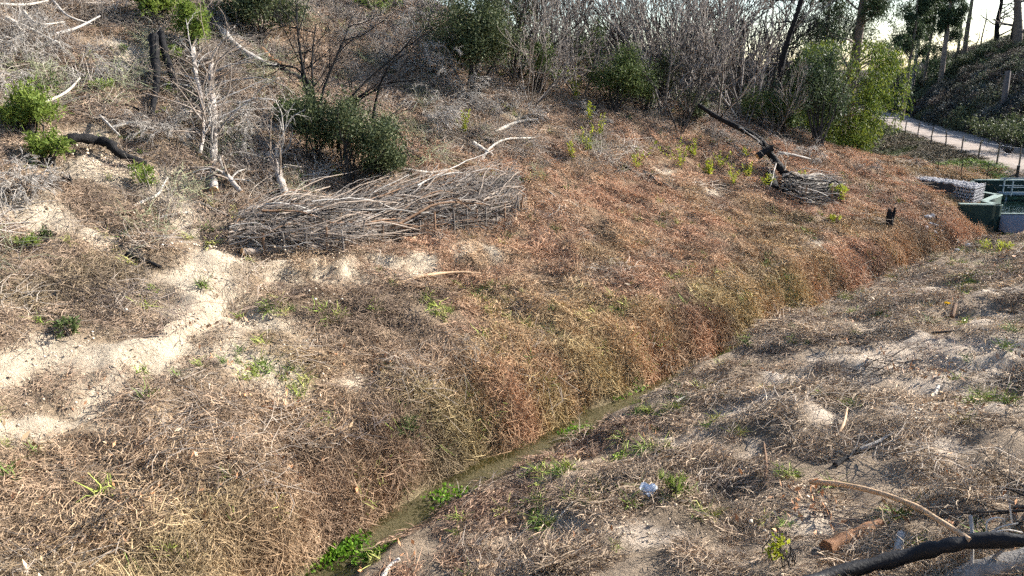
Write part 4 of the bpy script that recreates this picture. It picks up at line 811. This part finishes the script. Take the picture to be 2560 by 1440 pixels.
# ------------------------------------------------------------------ brush fences: stakes, base logs, layered branches
def brush_pile(label, front, back, nbr, nfine, stakes, stake_h, logs, hgt, matmix, rmax=.028, group='brush fences'):
    F_ = smooth_path([gpt(u, v) for u, v in front], 6); B_ = smooth_path([gpt(u, v) for u, v in back], 6); n = min(len(F_), len(B_)); F_, B_ = F_[:n], B_[:n]
    t = thing('brush_fence', label, 'brush fence', F_[n // 2], group)
    def pos(f, w, h):
        i = min(max(f, 0), 1) * (n - 1); j = min(int(i), n - 2); a = F_[j] + (F_[j + 1] - F_[j]) * (i - j); b = B_[j] + (B_[j + 1] - B_[j]) * (i - j)
        q = a + (b - a) * w; q = q + [0, 0, h]; ext = f - min(max(f, 0), 1); return q + (F_[-1] - F_[0]) * ext
    Lt = np.linalg.norm(F_[-1] - F_[0])
    def layer(mb, rr, Lmin, Lmax, sides):
        f = random.uniform(.0, 1.0); l = random.uniform(Lmin, Lmax) / Lt; w = random.uniform(0.02, .98) if random.random() < .7 else random.uniform(-.02, .2); w2 = min(max(w + random.gauss(0, .4), -.12), 1.12)
        top = hgt * (1 - .55 * abs(2 * w - .9) ** 2); h0 = .02 + top * random.random() ** (.6 if w > .3 else 1.1); h1 = max(.03, h0 + random.gauss(0, .16))
        f0, f1 = f - l / 2, f + l / 2; f0 = max(f0, -.03); f1 = min(f1, 1.03)
        a = pos(f0, w, h0); b = pos(f1, w2, h1); m_ = pos((f0 + f1) / 2, (w + w2) / 2, (h0 + h1) / 2 + random.uniform(-.05, .16))
        mb.tube(smooth_path([a, m_ + RNG.normal(size=3) * .09, b], 4) + RNG.normal(size=(9, 3)) * .012, rr * np.linspace(1, .5, 9), sides, True, rnd=random.random())
    for k in range(nbr):
        mb = MB(); layer(mb, random.uniform(.008, rmax) * (1 if random.random() < .85 else 1.5), .9, 2.6, 5); mb.build('branch', M[random.choice(matmix)], t)
    mb = MB()
    for k in range(nfine): layer(mb, random.uniform(.004, .008), .4, 1.4, 3)
    o = mb.build('fine_twigs', M['greyd'], t); o['kind'] = 'stuff'
    for k, (u, v, hp) in enumerate(stakes):
        tau = hit(u, v)[1] - .12; p = at(u, v, tau); h = px2m(hp, tau) * 1.1; mb = MB(); mb.tube([p - [0, 0, .15], p + [0, 0, h * .5], p + [RNG.normal() * .03, RNG.normal() * .03, h]], [.026, .025, .022], 6, True, jit=.15); mb.build('stake', M['brown'] if k % 3 == 0 else M['postw'], t)
    for k, (pth, w) in enumerate(logs):
        pts = [at(u, v, hit(u, v)[1] - px2m(w, hit(u, v)[1]) * .7) for u, v in pth]; mb = MB(); r = px2m(w, hit(*pth[0])[1]) * .5; sp_ = smooth_path(pts, 4); mb.tube(sp_, r, 9, False, rnd=.6, jit=.1); lg = mb.build('log', M['pilewood'], t)
        for e_, d_ in ((sp_[0], unit(sp_[0] - sp_[1])), (sp_[-1], unit(sp_[-1] - sp_[-2]))): mb = MB(); mb.tube([e_ - d_ * .01, e_ + d_ * .01], [r, r * .97], 9, True, rnd=.6); mb.build('cut_end', M['cut'], lg)
    return t
brush_pile('long staked brush fence of layered grey branches across the slope', [(600, 628), (700, 628), (850, 622), (1000, 602), (1150, 578), (1240, 556), (1300, 528)], [(640, 560), (740, 540), (880, 510), (1010, 485), (1120, 470), (1220, 462), (1285, 458)], 295, 1300,
           [(661, 632, 46), (713, 632, 46), (767, 628, 44), (818, 628, 56), (858, 620, 40), (909, 598, 46), (958, 606, 40), (990, 592, 44), (1050, 584, 30), (1088, 584, 50), (1136, 582, 56), (1168, 570, 46), (1192, 574, 46), (1215, 566, 42), (1241, 556, 30), (1262, 546, 34), (1288, 544, 44), (1296, 534, 40), (1304, 532, 40)], .5,
           [([(606, 630), (660, 626), (740, 622)], 20), ([(745, 622), (820, 612), (890, 600)], 18), ([(830, 545), (880, 526), (925, 512)], 11), ([(1218, 558), (1250, 545), (1283, 528)], 13), ([(1228, 492), (1255, 489), (1278, 486)], 11)], .60, ['pilewood', 'greyd', 'grey', 'pilewood', 'dtwig', 'pilewood', 'brown', 'pilewood', 'pilewood'])
brush_pile('short staked heap of dark and white branches below the burnt leaning trunk', [(1955, 492), (2000, 510), (2060, 512), (2095, 508)], [(1960, 458), (2010, 464), (2060, 470), (2110, 480)], 120, 300,
           [(2012, 506, 40), (2031, 508, 36), (2062, 508, 36), (2077, 512, 44), (2090, 506, 30)], .5, [([(1965, 484), (1972, 476)], 14), ([(1972, 452), (1985, 445), (1998, 440)], 11)], .62, ['burnt', 'pale', 'burnt', 'burnt', 'greyd', 'dtwig'], .034)
# burnt leaning trunk above the small heap
t_ = thing('burnt_fallen_tree', 'charred fallen trunk sloping down to the small branch heap', 'trunk', gpt(1950, 440))
mb = MB(); pp = smooth_path([at(u, v, hit(1930, 440)[1] + dd) for u, v, dd in [(1745, 262, 1.3), (1800, 296, 1.0), (1860, 325, .6), (1900, 350, .4), (1925, 385, .2), (1955, 425, 0), (1968, 440, 0)]], 4); mb.tube(pp, np.linspace(.08, .16, len(pp)) , 9, True, jit=.18); mb.build('trunk', M['burnt'], t_)
mb = MB(); q = hit(1930, 440)[1] - .1; mb.tube([at(1893, 392, q), at(1910, 380, q), at(1930, 370, q)], [.14, .13, .12], 9, True, cmi=1, jit=.1); mb.build('sawn_limb', [M['burnt'], M['cut']], t_)
for k in range(7):
    mb = MB(); p = pp[random.randint(2, len(pp) - 4)]; grow(mb, p, np.array([random.uniform(-.6, .8), -.6, random.uniform(-.1, .6)]), random.uniform(1.2, 2.4), .03, 2, dict(wob=.12, trop=-.05, k=(3, 4), ang=.6, lr=.5, rmin=.007), []); mb.build('branch', M['grey'] if k % 2 else M['burnt'], t_)
stick('pale_branch', 'pale straight branch pointing right from the burnt leaning trunk', 'branch', [(1945, 382), (1985, 388), (2025, 398)], 8, M['grey'], .5, .7)
stick('charred_stump', 'charred upright stump left of the small branch heap', 'stump', [(1935, 478), (1930, 458), (1925, 436)], 28, M['burnt'], [.0, .15, .3], .9, sides=8)
stick('grey_log', 'grey level trunk lying through the ridge thicket', 'log', [(1680, 168), (1745, 168), (1800, 163)], 15, M['greyd'], 0, .7, depths=[33, 33.5, 34])
stick('grey_log', 'white weathered branch hanging beneath the grey level trunk', 'branch', [(1700, 212), (1715, 185), (1750, 172)], 7, M['grey'], 0, .5, depths=[33, 33, 33])
# black stump on the brown slope
sp = gpt(2222, 566); t_ = thing('black_stump', 'small black burnt stump with two prongs on the brown slope', 'stump', sp)
mb = MB(); mb.tube([sp - [0, 0, .1], sp + [0, 0, .3], sp + [-.06, 0, .62]], [.15, .11, .05], 8, True, jit=.5); mb.build('trunk', M['burnt'], t_)
mb = MB(); mb.tube([sp + [.06, 0, .2], sp + [.12, 0, .45], sp + [.14, 0, .66]], [.07, .06, .03], 7, True, jit=.5); mb.build('prong', M['burnt'], t_)
# white stones below the gabion
ico = None
def stone_mesh(seed, fl=.7):
    import bmesh
    bm = bmesh.new(); bmesh.ops.create_icosphere(bm, subdivisions=1, radius=.5); r = np.random.default_rng(seed)
    for v in bm.verts: v.co *= 1 + .28 * (r.random() - .5)
    for v in bm.verts: v.co.z *= fl
    me = bpy.data.meshes.new('stone'); bm.to_mesh(me); bm.free(); me.materials.append(M['stone']); return me
STM = [stone_mesh(k) for k in range(8)]
SPX = [(2318, 548), (2330, 546), (2310, 560), (2325, 566), (2336, 570), (2345, 560), (2352, 570), (2360, 566), (2368, 572), (2340, 578), (2300, 552), (2335, 586), (2380, 590), (2312, 574), (2350, 582), (2392, 630), (2420, 620), (2276, 668)]
SPX.sort()
for k, (u, v) in enumerate(SPX):
    o = bpy.data.objects.new('white_stone', STM[k % 8]); COL.objects.link(o); p = gpt(u, v, .06); s = random.uniform(.16, .30); o.location = p; o.scale = (s, s, s); o.rotation_euler = (0, 0, random.random() * 6)
    tag(o, '%s pale stone from the left on the slope below the weir wall' % ORDN[k], 'stone', 'pale stones below the weir wall')

# ------------------------------------------------------------------ gabion wall
GZ0, GZ1 = 1.38, 2.06
gA, gB, gC = np.array([18.40, 32.70]), np.array([18.66, 31.80]), np.array([19.62, 32.75]); gD = np.array([17.0, 36.0]); gE = np.array([18.15, 36.4]); gM = np.array([18.9, 34.3]); gM2 = np.array([17.85, 34.0])
t_ = thing('gabion_wall', 'wire gabion wall of grey stones at the head of the slope', 'gabion', (18.9, 32.3, GZ0))
core = MB(); poly = [gA, gB, gC, gM, gE, gD, gM2]; cen = np.mean(poly, 0); pin = [cen + (p - cen) * .93 for p in poly]; nn = len(pin)
core.add([(p[0], p[1], GZ0 - .5) for p in pin] + [(p[0], p[1], GZ1 - .07) for p in pin] + [(cen[0], cen[1], GZ1 - .07)], [[i, (i + 1) % nn, nn + (i + 1) % nn, nn + i] for i in range(nn)], [[nn + i, nn + (i + 1) % nn, 2 * nn] for i in range(nn)])
core.build('shade_core', surf('gap_shade', (.03, .03, .03), (.06, .055, .055), .95, 8, .3), t_)  # near-black core colour stands in for the shade between the stones
def put_stone(p, sx, sy, sz, rz):
    o = bpy.data.objects.new('stone', STM[random.randint(0, 7)]); COL.objects.link(o); o.parent = t_; o.location = np.asarray(p) - ORG[t_.name]; o.scale = (sx, sy, sz); o.rotation_euler = (random.uniform(-.2, .2), random.uniform(-.2, .2), rz)
def face_stones(a, b, rows=5, w=.17):
    l = np.linalg.norm(b - a); u_ = (b - a) / l; n_ = max(2, int(l / w)); hh = (GZ1 - GZ0) / rows
    for r in range(rows):
        for k in range(n_):
            f = (k + .5 + (r % 2) * .4 - .2 + random.uniform(-.1, .1)) / n_; q = a + (b - a) * min(max(f, .06), .94)
            put_stone((q[0], q[1], GZ0 + hh * (r + .5) - .03), w * 1.12, .16, hh * 1.45, math.atan2(u_[1], u_[0]))
face_stones(gA, gB); face_stones(gB, gC, 5); face_stones(gC, gM, 5, .22)
def inside(x, y):
    c = False
    for i in range(len(poly)):
        (x1, y1), (x2, y2) = poly[i], poly[(i + 1) % len(poly)]
        if (y1 > y) != (y2 > y) and x < (x2 - x1) * (y - y1) / (y2 - y1) + x1: c = not c
    return c
for xx in np.arange(16.8, 19.8, .185):
    for yy in np.arange(31.7, 36.5, .185):
        x_, y_ = xx + random.uniform(-.04, .04), yy + random.uniform(-.04, .04)
        if inside(x_, y_): put_stone((x_, y_, GZ1 - .06), .21, .19, .2, random.random() * 6)
mb = MB()
def wire_face(a, b):
    l = np.linalg.norm(b - a); nrm = np.array([(b - a)[1], -(b - a)[0]]) / l * .07
    for k in range(int(l / .1) + 1):
        q = a + (b - a) * min(1, k * .1 / l) + nrm; mb.tube([(q[0], q[1], GZ0 - .05), (q[0], q[1], GZ1 + .03)], .0035, 3)
    for z_ in np.arange(GZ0, GZ1 + .05, .1): mb.tube([(a[0] + nrm[0], a[1] + nrm[1], z_), (b[0] + nrm[0], b[1] + nrm[1], z_)], .0035, 3)
wire_face(gA, gB); wire_face(gB, gC); mb.build('wire_mesh', M['wire'], t_)

# ------------------------------------------------------------------ weir
t_ = thing('weir_wall', 'dark green concrete wing wall of the weir with pale coping', 'wall', (19.2, 30.8, .3))
WP = [np.array(p) for p in [(17.72, 30.92), (19.26, 30.72), (19.18, 31.62), (20.85, 33.40), (20.45, 34.6)]]
for a, b in zip(WP[:-1], WP[1:]):
    d_ = (b - a) / np.linalg.norm(b - a); n_ = np.array([-d_[1], d_[0]]) * .22; e = d_ * .0
    m1 = MB(); m1.prism([a, b, b + n_, a + n_], -.4, 1.44); m1.build('wall_panel', M['weir'], t_)
    m1 = MB(); ex = np.array([d_[1], -d_[0]]) * .025; m1.prism([a + ex, b + ex, b + n_ - ex, a + n_ - ex], 1.443, 1.49); m1.build('coping', M['weirtop'], t_)
t_ = thing('rear_weir_wall', 'low dark green concrete wall along the back of the pond', 'wall', (22.5, 36.2, .9))
m1 = MB(); m1.prism([(20.4, 34.9), (21.2, 36.1), (21.2, 36.35), (20.2, 35.0)], .3, 1.72); m1.build('wall_panel', M['weir'], t_)
m1 = MB(); m1.prism([(21.2, 36.1), (29, 35.6), (29, 35.85), (21.2, 36.35)], .3, 1.72); m1.build('wall_panel', M['weir'], t_)
m1 = MB(); m1.prism([(21.2, 36.07), (29, 35.57), (29, 35.88), (21.2, 36.38)], 1.723, 1.76); m1.build('coping', M['weirtop'], t_)
mb = MB(); mb.add([(19.3, 30.86, 1.08), (28, 30.6, 1.08), (28, 35.9, 1.08), (20.0, 35.9, 1.08)], [[0, 1, 2, 3]]); tag(mb.build('pond_water', water_material('pond_water', (.004, .010, .008), 1, .08, .35, 2.2)), 'dark green pond behind the weir', None, None, 'structure')
t_ = thing('weir_apron', 'sloping spillway slab with water running over it', 'spillway', (21, 30.2, .3))
m1 = MB(); m1.add([(19.28, 30.84, 1.10), (27, 30.6, 1.10), (27, 29.5, .58), (19.12, 29.7, .58), (19.28, 30.84, .5), (27, 30.6, .5), (27, 29.5, .47), (19.12, 29.7, .47)], [[3, 2, 1, 0], [7, 6, 2, 3], [4, 7, 3, 0], [1, 2, 6, 5]])
apm = water_material('wet_spillway', (.16, .17, .20), 1, .28, 1.0, 14); m1.build('slab', apm, t_)
m1 = MB(); m1.add([(19.3, 30.2, -.3), (27, 30.0, -.3), (27, 30.0, .5), (19.3, 30.2, .5)], [[0, 1, 2, 3]]); m1.build('face', M['weir'], t_)
m1 = MB(); m1.prism([(19.26, 30.80), (27, 30.56), (27, 30.70), (19.27, 30.93)], 1.09, 1.125); m1.build('crest', M['weirtop'], t_)
t_ = thing('metal_footbridge', 'blue-grey steel footbridge with railings across the pond', 'footbridge', (22.8, 34.6, 1.1))
m1 = MB(); m1.box((24.0, 34.45, 1.36), 5.0, .6, .07, -.04); m1.build('deck', M['rail'], t_)
for yy in (34.15, 34.75):
    for xx in (21.7, 22.7, 23.7, 24.7): m1 = MB(); m1.tube([(xx, yy, 1.3), (xx, yy, 2.0)], .028, 5, True); m1.build('rail_post', M['rail'], t_)
    for zz in (1.68, 2.0): m1 = MB(); m1.tube([(21.5, yy, zz), (26.4, yy - .15, zz)], .022, 5, True); m1.build('rail', M['rail'], t_)
for xx in (21.7, 23.6): m1 = MB(); m1.tube([(xx, 34.45, .4), (xx, 34.45, 1.34)], .05, 6, True); m1.build('leg', M['rail'], t_)

# ------------------------------------------------------------------ fences and poles
t_ = thing('roadside_fence', 'row of weathered wooden fence posts along the dirt road', 'fence', gpt(2362, 374)); prev = None; tops = []
for (u, v, h) in [(2209, 314, 24), (2235, 325, 30), (2261, 341, 38), (2293, 348, 40), (2326, 363, 46), (2362, 374, 46), (2402, 388, 46), (2445, 401, 50), (2491, 413, 54), (2543, 440, 74)]:
    p, tau = hit(u, v); hm = px2m(h, tau) * 1.02; m1 = MB(); top = p + [RNG.normal() * .03, 0, hm]; m1.tube([p - [0, 0, .2], p + [0, 0, hm * .5], top], [.045, .043, .04], 6, True, jit=.1); m1.build('post', M['postw'], t_); tops.append((p, top))
for f in (.35, .65, .92):
    m1 = MB()
    for (a, b), (c, d_) in zip(tops[:-1], tops[1:]): m1.tube(arc(a + (b - a) * f, c + (d_ - c) * f, -.03, 4), .005, 3)
    m1.build('wire', M['wire'], t_)
t_ = thing('black_mesh_fence', 'thin black steel posts of the fence behind the gabion wall', 'fence', gpt(2401, 446)); tops = []
for (u, v, h, r) in [(2287, 437, 38, .022), (2342, 441, 40, .022), (2401, 446, 42, .022), (2465, 458, 50, .022), (2538, 466, 52, .07)]:
    p, tau = hit(u, v); tau = min(max(tau, 36.5), 41); p = at(u, v, tau); hm = px2m(h, tau); m1 = MB(); m1.tube([p - [0, 0, .3], p + [0, 0, hm]], r, 6, True); m1.build('post', M['black'], t_); tops.append((p, p + [0, 0, hm]))
p, tp = tops[0]
for s_ in (-.55, .5): m1 = MB(); m1.tube([p + [0, 0, .62], p + [s_, -.2, -.1]], .02, 5, True); m1.build('brace', M['black'], t_)
p, tp = tops[4]; m1 = MB(); m1.tube([p + [0, 0, .6], p + [-1.2, .4, -.1]], .022, 5, True); m1.build('brace', M['black'], t_)
for f in (.95, .5):
    m1 = MB()
    for (a, b), (c, d_) in zip(tops[:-1], tops[1:]): m1.tube([a + (b - a) * f, c + (d_ - c) * f], .004, 3)
    m1.build('wire', M['black'], t_)
def upole(label, base, top, w, wires=()):
    p, tau = hit(*base); t = thing('utility_pole', label, 'pole', p, 'wooden poles on the shaded hill'); q = at(*top, tau); m1 = MB(); m1.tube([p - [0, 0, .3], (p + q) / 2, q], np.array([1.1, 1, .9]) * px2m(w, tau) * .5, 7, True); m1.build('shaft', M['wood_pole'], t)
    m1 = MB(); m1.tube([q + [-.5, 0, -.25], q + [.5, .1, -.25]], .05, 5, True); ca_ = m1.build('crossarm', M['wood_pole'], t)
    for s_ in (-.4, 0, .4): m1 = MB(); m1.tube([q + [s_, .05, -.2], q + [s_, .05, -.08]], [.05, .03], 6, True); m1.build('insulator', M['black'], ca_)
    for e in wires: m1 = MB(); m1.tube(arc(q + [0, 0, -.2], at(*e, tau + 12), -.4, 8), .012, 3); m1.build('wire', M['black'], t)
upole('leaning wooden pole at the right edge of the shaded hill', (2503, 300), (2520, 178), 15, [(2640, 215), (2640, 235), (2640, 250)])
upole('tall slanting grey pole in front of the gum trees by the road', (2274, 262), (2302, 60), 9, [])
stick('fallen_pole', 'pale thin trunk fallen down the shaded hill', 'trunk', [(2388, 252), (2450, 218), (2530, 172)], 6, M['grey'], .5, .5)

# ------------------------------------------------------------------ trees
def tree(label, u, v, hpx, trunk_px, mat, bark, crown=(), lean=(0, 0), dtau=0, tau=None, leaf=.2, per=26, asp=.22, droop=.8, limbs=14, name='gum_tree', group='trees beyond the crest', limb_len=1.6, dead=False, n_cl=10, limb_up=.4, f_lo=.35):
    p, tu = hit(u, v); tau = tu + dtau if tau is None else tau; p = at(u, v, tau); p[2] = min(p[2], gz(p[0], p[1])) if tau == tu else gz(p[0], p[1]); Hm = (at(u, v - hpx, tau) - at(u, v, tau))[2] + (at(u, v, tau)[2] - p[2])
    t = thing(name, label, 'tree', p, group); top = p + [lean[0], lean[1], Hm]; r = px2m(trunk_px, tau) * .5
    pts = smooth_path([p - [0, 0, .3], p + np.array([lean[0] * .3, lean[1] * .3, Hm * .4]) + RNG.normal(size=3) * [.12, .12, 0], p + np.array([lean[0] * .7, lean[1] * .7, Hm * .75]) + RNG.normal(size=3) * [.12, .12, 0], top], 5)
    m1 = MB(); m1.tube(pts, r * np.linspace(1.15, .3, len(pts)), 8, jit=.1); m1.build('trunk', M[bark], t)
    m1 = MB(); ends = []
    for k in range(limbs):
        f = f_lo + (1 - f_lo) * (k + random.random()) / limbs; q = pts[min(int(f * (len(pts) - 1)), len(pts) - 1)]; a = random.random() * 6.283; l = limb_len * random.uniform(.5, 1.2) * (1.25 - .7 * f)
        tips = []; grow(m1, q, (math.cos(a), math.sin(a), limb_up + random.uniform(-.3, .3)), l, r * .32 * (1.2 - .7 * f), 2 if dead else 1, dict(wob=.16, trop=.06, k=(3, 4), ang=.6, lr=.55, rmin=.01), tips); ends += [x[0] for x in tips]
    if limbs: m1.build('limbs', M[bark], t)
    if not dead:
        pos = []
        for e in ends:
            for j in range(n_cl): pos.append(e + RNG.normal(size=3) * .30 + RNG.normal(size=(per, 3)) * [.13, .13, .22])
        for (cu, cv, cw, ch, nc) in crown:
            c0 = at(cu, cv, tau); c_, pp_ = clumps(c0, (px2m(cw, tau) / 2, px2m(cw, tau) / 2, px2m(ch, tau) / 2), nc, per * 2, .22, -2, .35); pos.append(pp_)
        m1 = MB(); m1.leaves(np.concatenate(pos), leaf, asp, droop=droop); m1.build('crown', M[mat], t)
    return t
# big weeping green tree on the crest
t_ = thing('weeping_tree', 'big weeping tree with sunlit yellow-green foliage beside the road', 'tree', gpt(2090, 372)); p = ORG[t_.name]; tau = 40.0; p2 = at(2100, 360, tau); zb = gz(p2[0], p2[1]); t_.location = (p2[0], p2[1], zb); ORG[t_.name] = np.array([p2[0], p2[1], zb]); p = ORG[t_.name]
m1 = MB(); m1.tube(smooth_path([p - [0, 0, .3], p + [.1, 0, 1.6], p + [-.1, .1, 3.2], p + [.2, .1, 4.8]], 5), np.linspace(.16, .05, 16), 7); m1.build('trunk', M['gumbark'], t_)
m1 = MB(); pos = []
for k in range(340):
    a = random.random() * 6.283; h = random.random(); rr = 2.75 * math.sin(math.pi * min(max(.16 + .80 * (1 - h) ** .8, 0), 1)) ** .6 * random.uniform(.55, 1.05) * (1 + .16 * math.sin(3 * a + 1) + .1 * math.sin(5 * a + h * 6)); q = p + [rr * math.cos(a), rr * math.sin(a), .5 + 5.2 * h]
    ln = random.uniform(.5, 1.1); n_ = 64; f = RNG.random((n_, 1)); pos.append(q + np.array([0, 0, -1.0]) * f * ln + RNG.normal(size=(n_, 3)) * [.16, .16, .10])
    if k % 4 == 0: m1.tube(arc(p + [0, 0, 1 + 3.4 * h], q, .4, 6), np.linspace(.03, .008, 6), 4)
m1.build('limbs', M['gumbark'], t_); m2 = MB(); m2.leaves(np.concatenate(pos), .17, .28, droop=.9); m2.build('crown', M['leaf_wil'], t_)
leafy('broadleaf_bush', 'pale glossy broadleaf bush at the foot of the weeping tree', 2125, 375, 150, 130, 'leaf_mid', 70, 50, .11, .6, base_lift=.5)
leafy('broadleaf_bush', 'small leafy bush between burnt trunk and weeping tree', 1960, 350, 80, 100, 'leaf_mid', 36, 45, .09, .55)
leafy('broadleaf_bush', 'dark leaf mass added as the shaded left half of the weeping tree', 2045, 368, 190, 280, 'leaf_gum', 110, 60, .12, .35, droop=.6)  # separate bush with darker leaves, added as the tree's shaded left half
tree('tall black pine trunk with bare side branches left of the weeping tree', 1938, 320, 420, 17, 'leaf_gum', 'burnt', lean=(1.1, 0), tau=36, dead=True, limbs=14, name='burnt_pine', limb_len=2.2, limb_up=.1, f_lo=.3)
tree('tall gum tree with brown trunk rising behind the weeping tree', 2105, 330, 520, 26, 'leaf_gum', 'gumbark', crown=[(2150, 30, 150, 120, 26), (2080, -60, 220, 160, 30), (2020, 60, 120, 180, 22), (2160, 120, 90, 120, 14)], lean=(.6, 0), tau=46, limbs=16, limb_len=2.6)
tree('slim dark gum tree between black pine and brown gum', 2045, 330, 420, 12, 'leaf_gum', 'gumbark', crown=[(2040, 110, 110, 240, 34)], lean=(-.2, 0), tau=50, limbs=10)
tree('narrow gum tree nearest the road behind the weeping tree', 2258, 270, 290, 9, 'leaf_gum', 'gumbark', crown=[(2255, 60, 60, 150, 26), (2262, 180, 70, 120, 20)], tau=72, limbs=12, leaf=.28)
tree('dark gum tree standing right of the narrow one by the road', 2350, 215, 300, 13, 'leaf_gum', 'gumbark', crown=[(2352, 20, 110, 90, 26), (2350, 140, 80, 150, 34)], tau=80, limbs=14, leaf=.3)
tree('thin gum tree between the two roadside gums', 2305, 240, 290, 8, 'leaf_gum', 'gumbark', crown=[(2305, 60, 60, 90, 14), (2320, 190, 80, 110, 24), (2300, 10, 100, 50, 10)], tau=84, limbs=10, leaf=.3)
tree('tall bare trunk, left one of two poles beside the dark gum', 2396, 130, 170, 7, 'leaf_gum', 'gumbark', tau=90, dead=True, limbs=3, name='dead_tree', limb_len=.8)
tree('tall straight bare trunk, right one of two poles beside the dark gum', 2412, 130, 190, 13, 'leaf_gum', 'gumbark', tau=86, dead=True, limbs=2, name='dead_tree', limb_len=.6)
tree('thin dead tree on the shaded hill crest', 2452, 120, 100, 4, 'leaf_gum', 'burnt', tau=90, dead=True, limbs=16, name='dead_tree', limb_len=1.2, f_lo=.2, limb_up=.1)
tree('dead dark pine with crooked limbs on the hill crest', 2500, 90, 130, 13, 'leaf_gum', 'burnt', tau=84, dead=True, limbs=14, name='dead_tree', limb_len=3.0, lean=(-.8, 0), f_lo=.2)
tree('leaning bare trunk at the top right edge', 2556, 60, 130, 24, 'leaf_gum', 'gumbark', tau=78, dead=True, limbs=10, name='dead_tree', limb_len=2.4, lean=(-1.6, 0), f_lo=.2)
tree('thin bare trunk near the top right edge', 2538, 75, 110, 9, 'leaf_gum', 'burnt', tau=80, dead=True, limbs=8, name='dead_tree', limb_len=1.8, f_lo=.2)
tree('small dead pine seen beyond the road', 2440, 140, 60, 3, 'leaf_gum', 'burnt', tau=95, dead=True, limbs=14, name='dead_tree', limb_len=1.0, f_lo=.2)
leafy('roadside_bush', 'yellow-green bush peeking over the weeping tree near the road', 2230, 230, 100, 120, 'leaf_yel', 40, 40, .16, .4, dtau=0)
leafy('roadside_bush', 'brown bracken mound at the hill foot by the right edge', 2520, 385, 220, 110, 'leaf_dark', 60, 40, .12, .4)
for k, (u, v, h) in enumerate([(1750, 200, 130), (1785, 190, 150), (1830, 200, 140), (1850, 195, 160), (1880, 200, 130)]):
    tree('%s thin burnt pine from the left on the skyline behind the thicket' % ORDN[k], u, v, h, 5, 'leaf_gum', 'burnt', tau=70 + 3 * k, dead=True, limbs=14, name='burnt_pine', limb_len=1.1, f_lo=.15, limb_up=.1, group='thin burnt pines behind the thicket')
# watercress in the stream
def cress(label, pts, r, n):
    c = np.mean([at(u, v, (0 - CAM_H) / ray(u, v)[2]) for u, v in pts], 0); t = thing('watercress', label, 'plant', c, 'watercress in the stream'); pos = []
    for u, v in pts:
        q = at(u, v, (0 - CAM_H) / ray(u, v)[2]); pos.append(q + RNG.normal(size=(n, 3)) * [r, r, .025] + [0, 0, .04])
    m1 = MB(); ps = np.concatenate(pos); ps[:, 2] = np.abs(ps[:, 2] - .02) + np.maximum(0.015, zfun(ps[:, 0], ps[:, 1])); m1.leaves(ps, .055, .75, up=.2); m1.build('foliage', M['leaf_cress'], t)
cress('bright green watercress mat on the left stream edge at the bottom', [(800, 1400), (835, 1385), (870, 1368), (890, 1362), (770, 1415), (850, 1390)], .12, 120)
cress('small watercress patch at the bottom right of the stream', [(900, 1400), (925, 1392), (950, 1388)], .08, 70)
cress('watercress patch trailing in the middle of the stream', [(1090, 1245), (1120, 1235), (1150, 1240), (1165, 1255), (1110, 1255)], .10, 55)
cress('watercress strip under the red-brown bank', [(1420, 1085), (1445, 1075), (1460, 1078)], .08, 50)
cress('watercress strip far up the stream edge', [(1560, 985), (1580, 978), (1600, 970), (1540, 1000)], .09, 45)
# gum trees outside the picture on the right, whose shade falls across the near bank
for k, (x_, y_, h_) in enumerate([(17.5, 12.0, 9.5), (16.5, 6.0, 9.0)]):
    p = np.array([x_, y_, gz(x_, y_)]); t_ = thing('shade_gum_tree', '%s gum tree outside the right edge that shades the near bank' % ORDN[k], 'tree', p, 'gum trees right of the picture')
    m1 = MB(); pts = smooth_path([p - [0, 0, .3], p + [.2, .1, h_ * .4], p + [-.1, .2, h_ * .75], p + [.2, 0, h_]], 5); m1.tube(pts, .16 * np.linspace(1.1, .3, len(pts)), 7); m1.build('trunk', M['gumbark'], t_)
    m1 = MB(); pos = []
    for j in range(15):
        f = .45 + .55 * (j + random.random()) / 15; q = pts[min(int(f * (len(pts) - 1)), len(pts) - 1)]; tips = []; a = random.random() * 6.283
        grow(m1, q, (math.cos(a), math.sin(a), .4), random.uniform(1.2, 2.6), .045, 1, dict(wob=.16, trop=.05, k=(4, 4), ang=.6, lr=.6, rmin=.012), tips)
        for e in tips: pos.append(e[0] + RNG.normal(size=(13, 3)) * [.3, .3, .45])
    m1.build('limbs', M['gumbark'], t_); m1 = MB(); m1.leaves(np.concatenate(pos), .18, .22, droop=.8); m1.build('crown', M['leaf_gum'], t_)
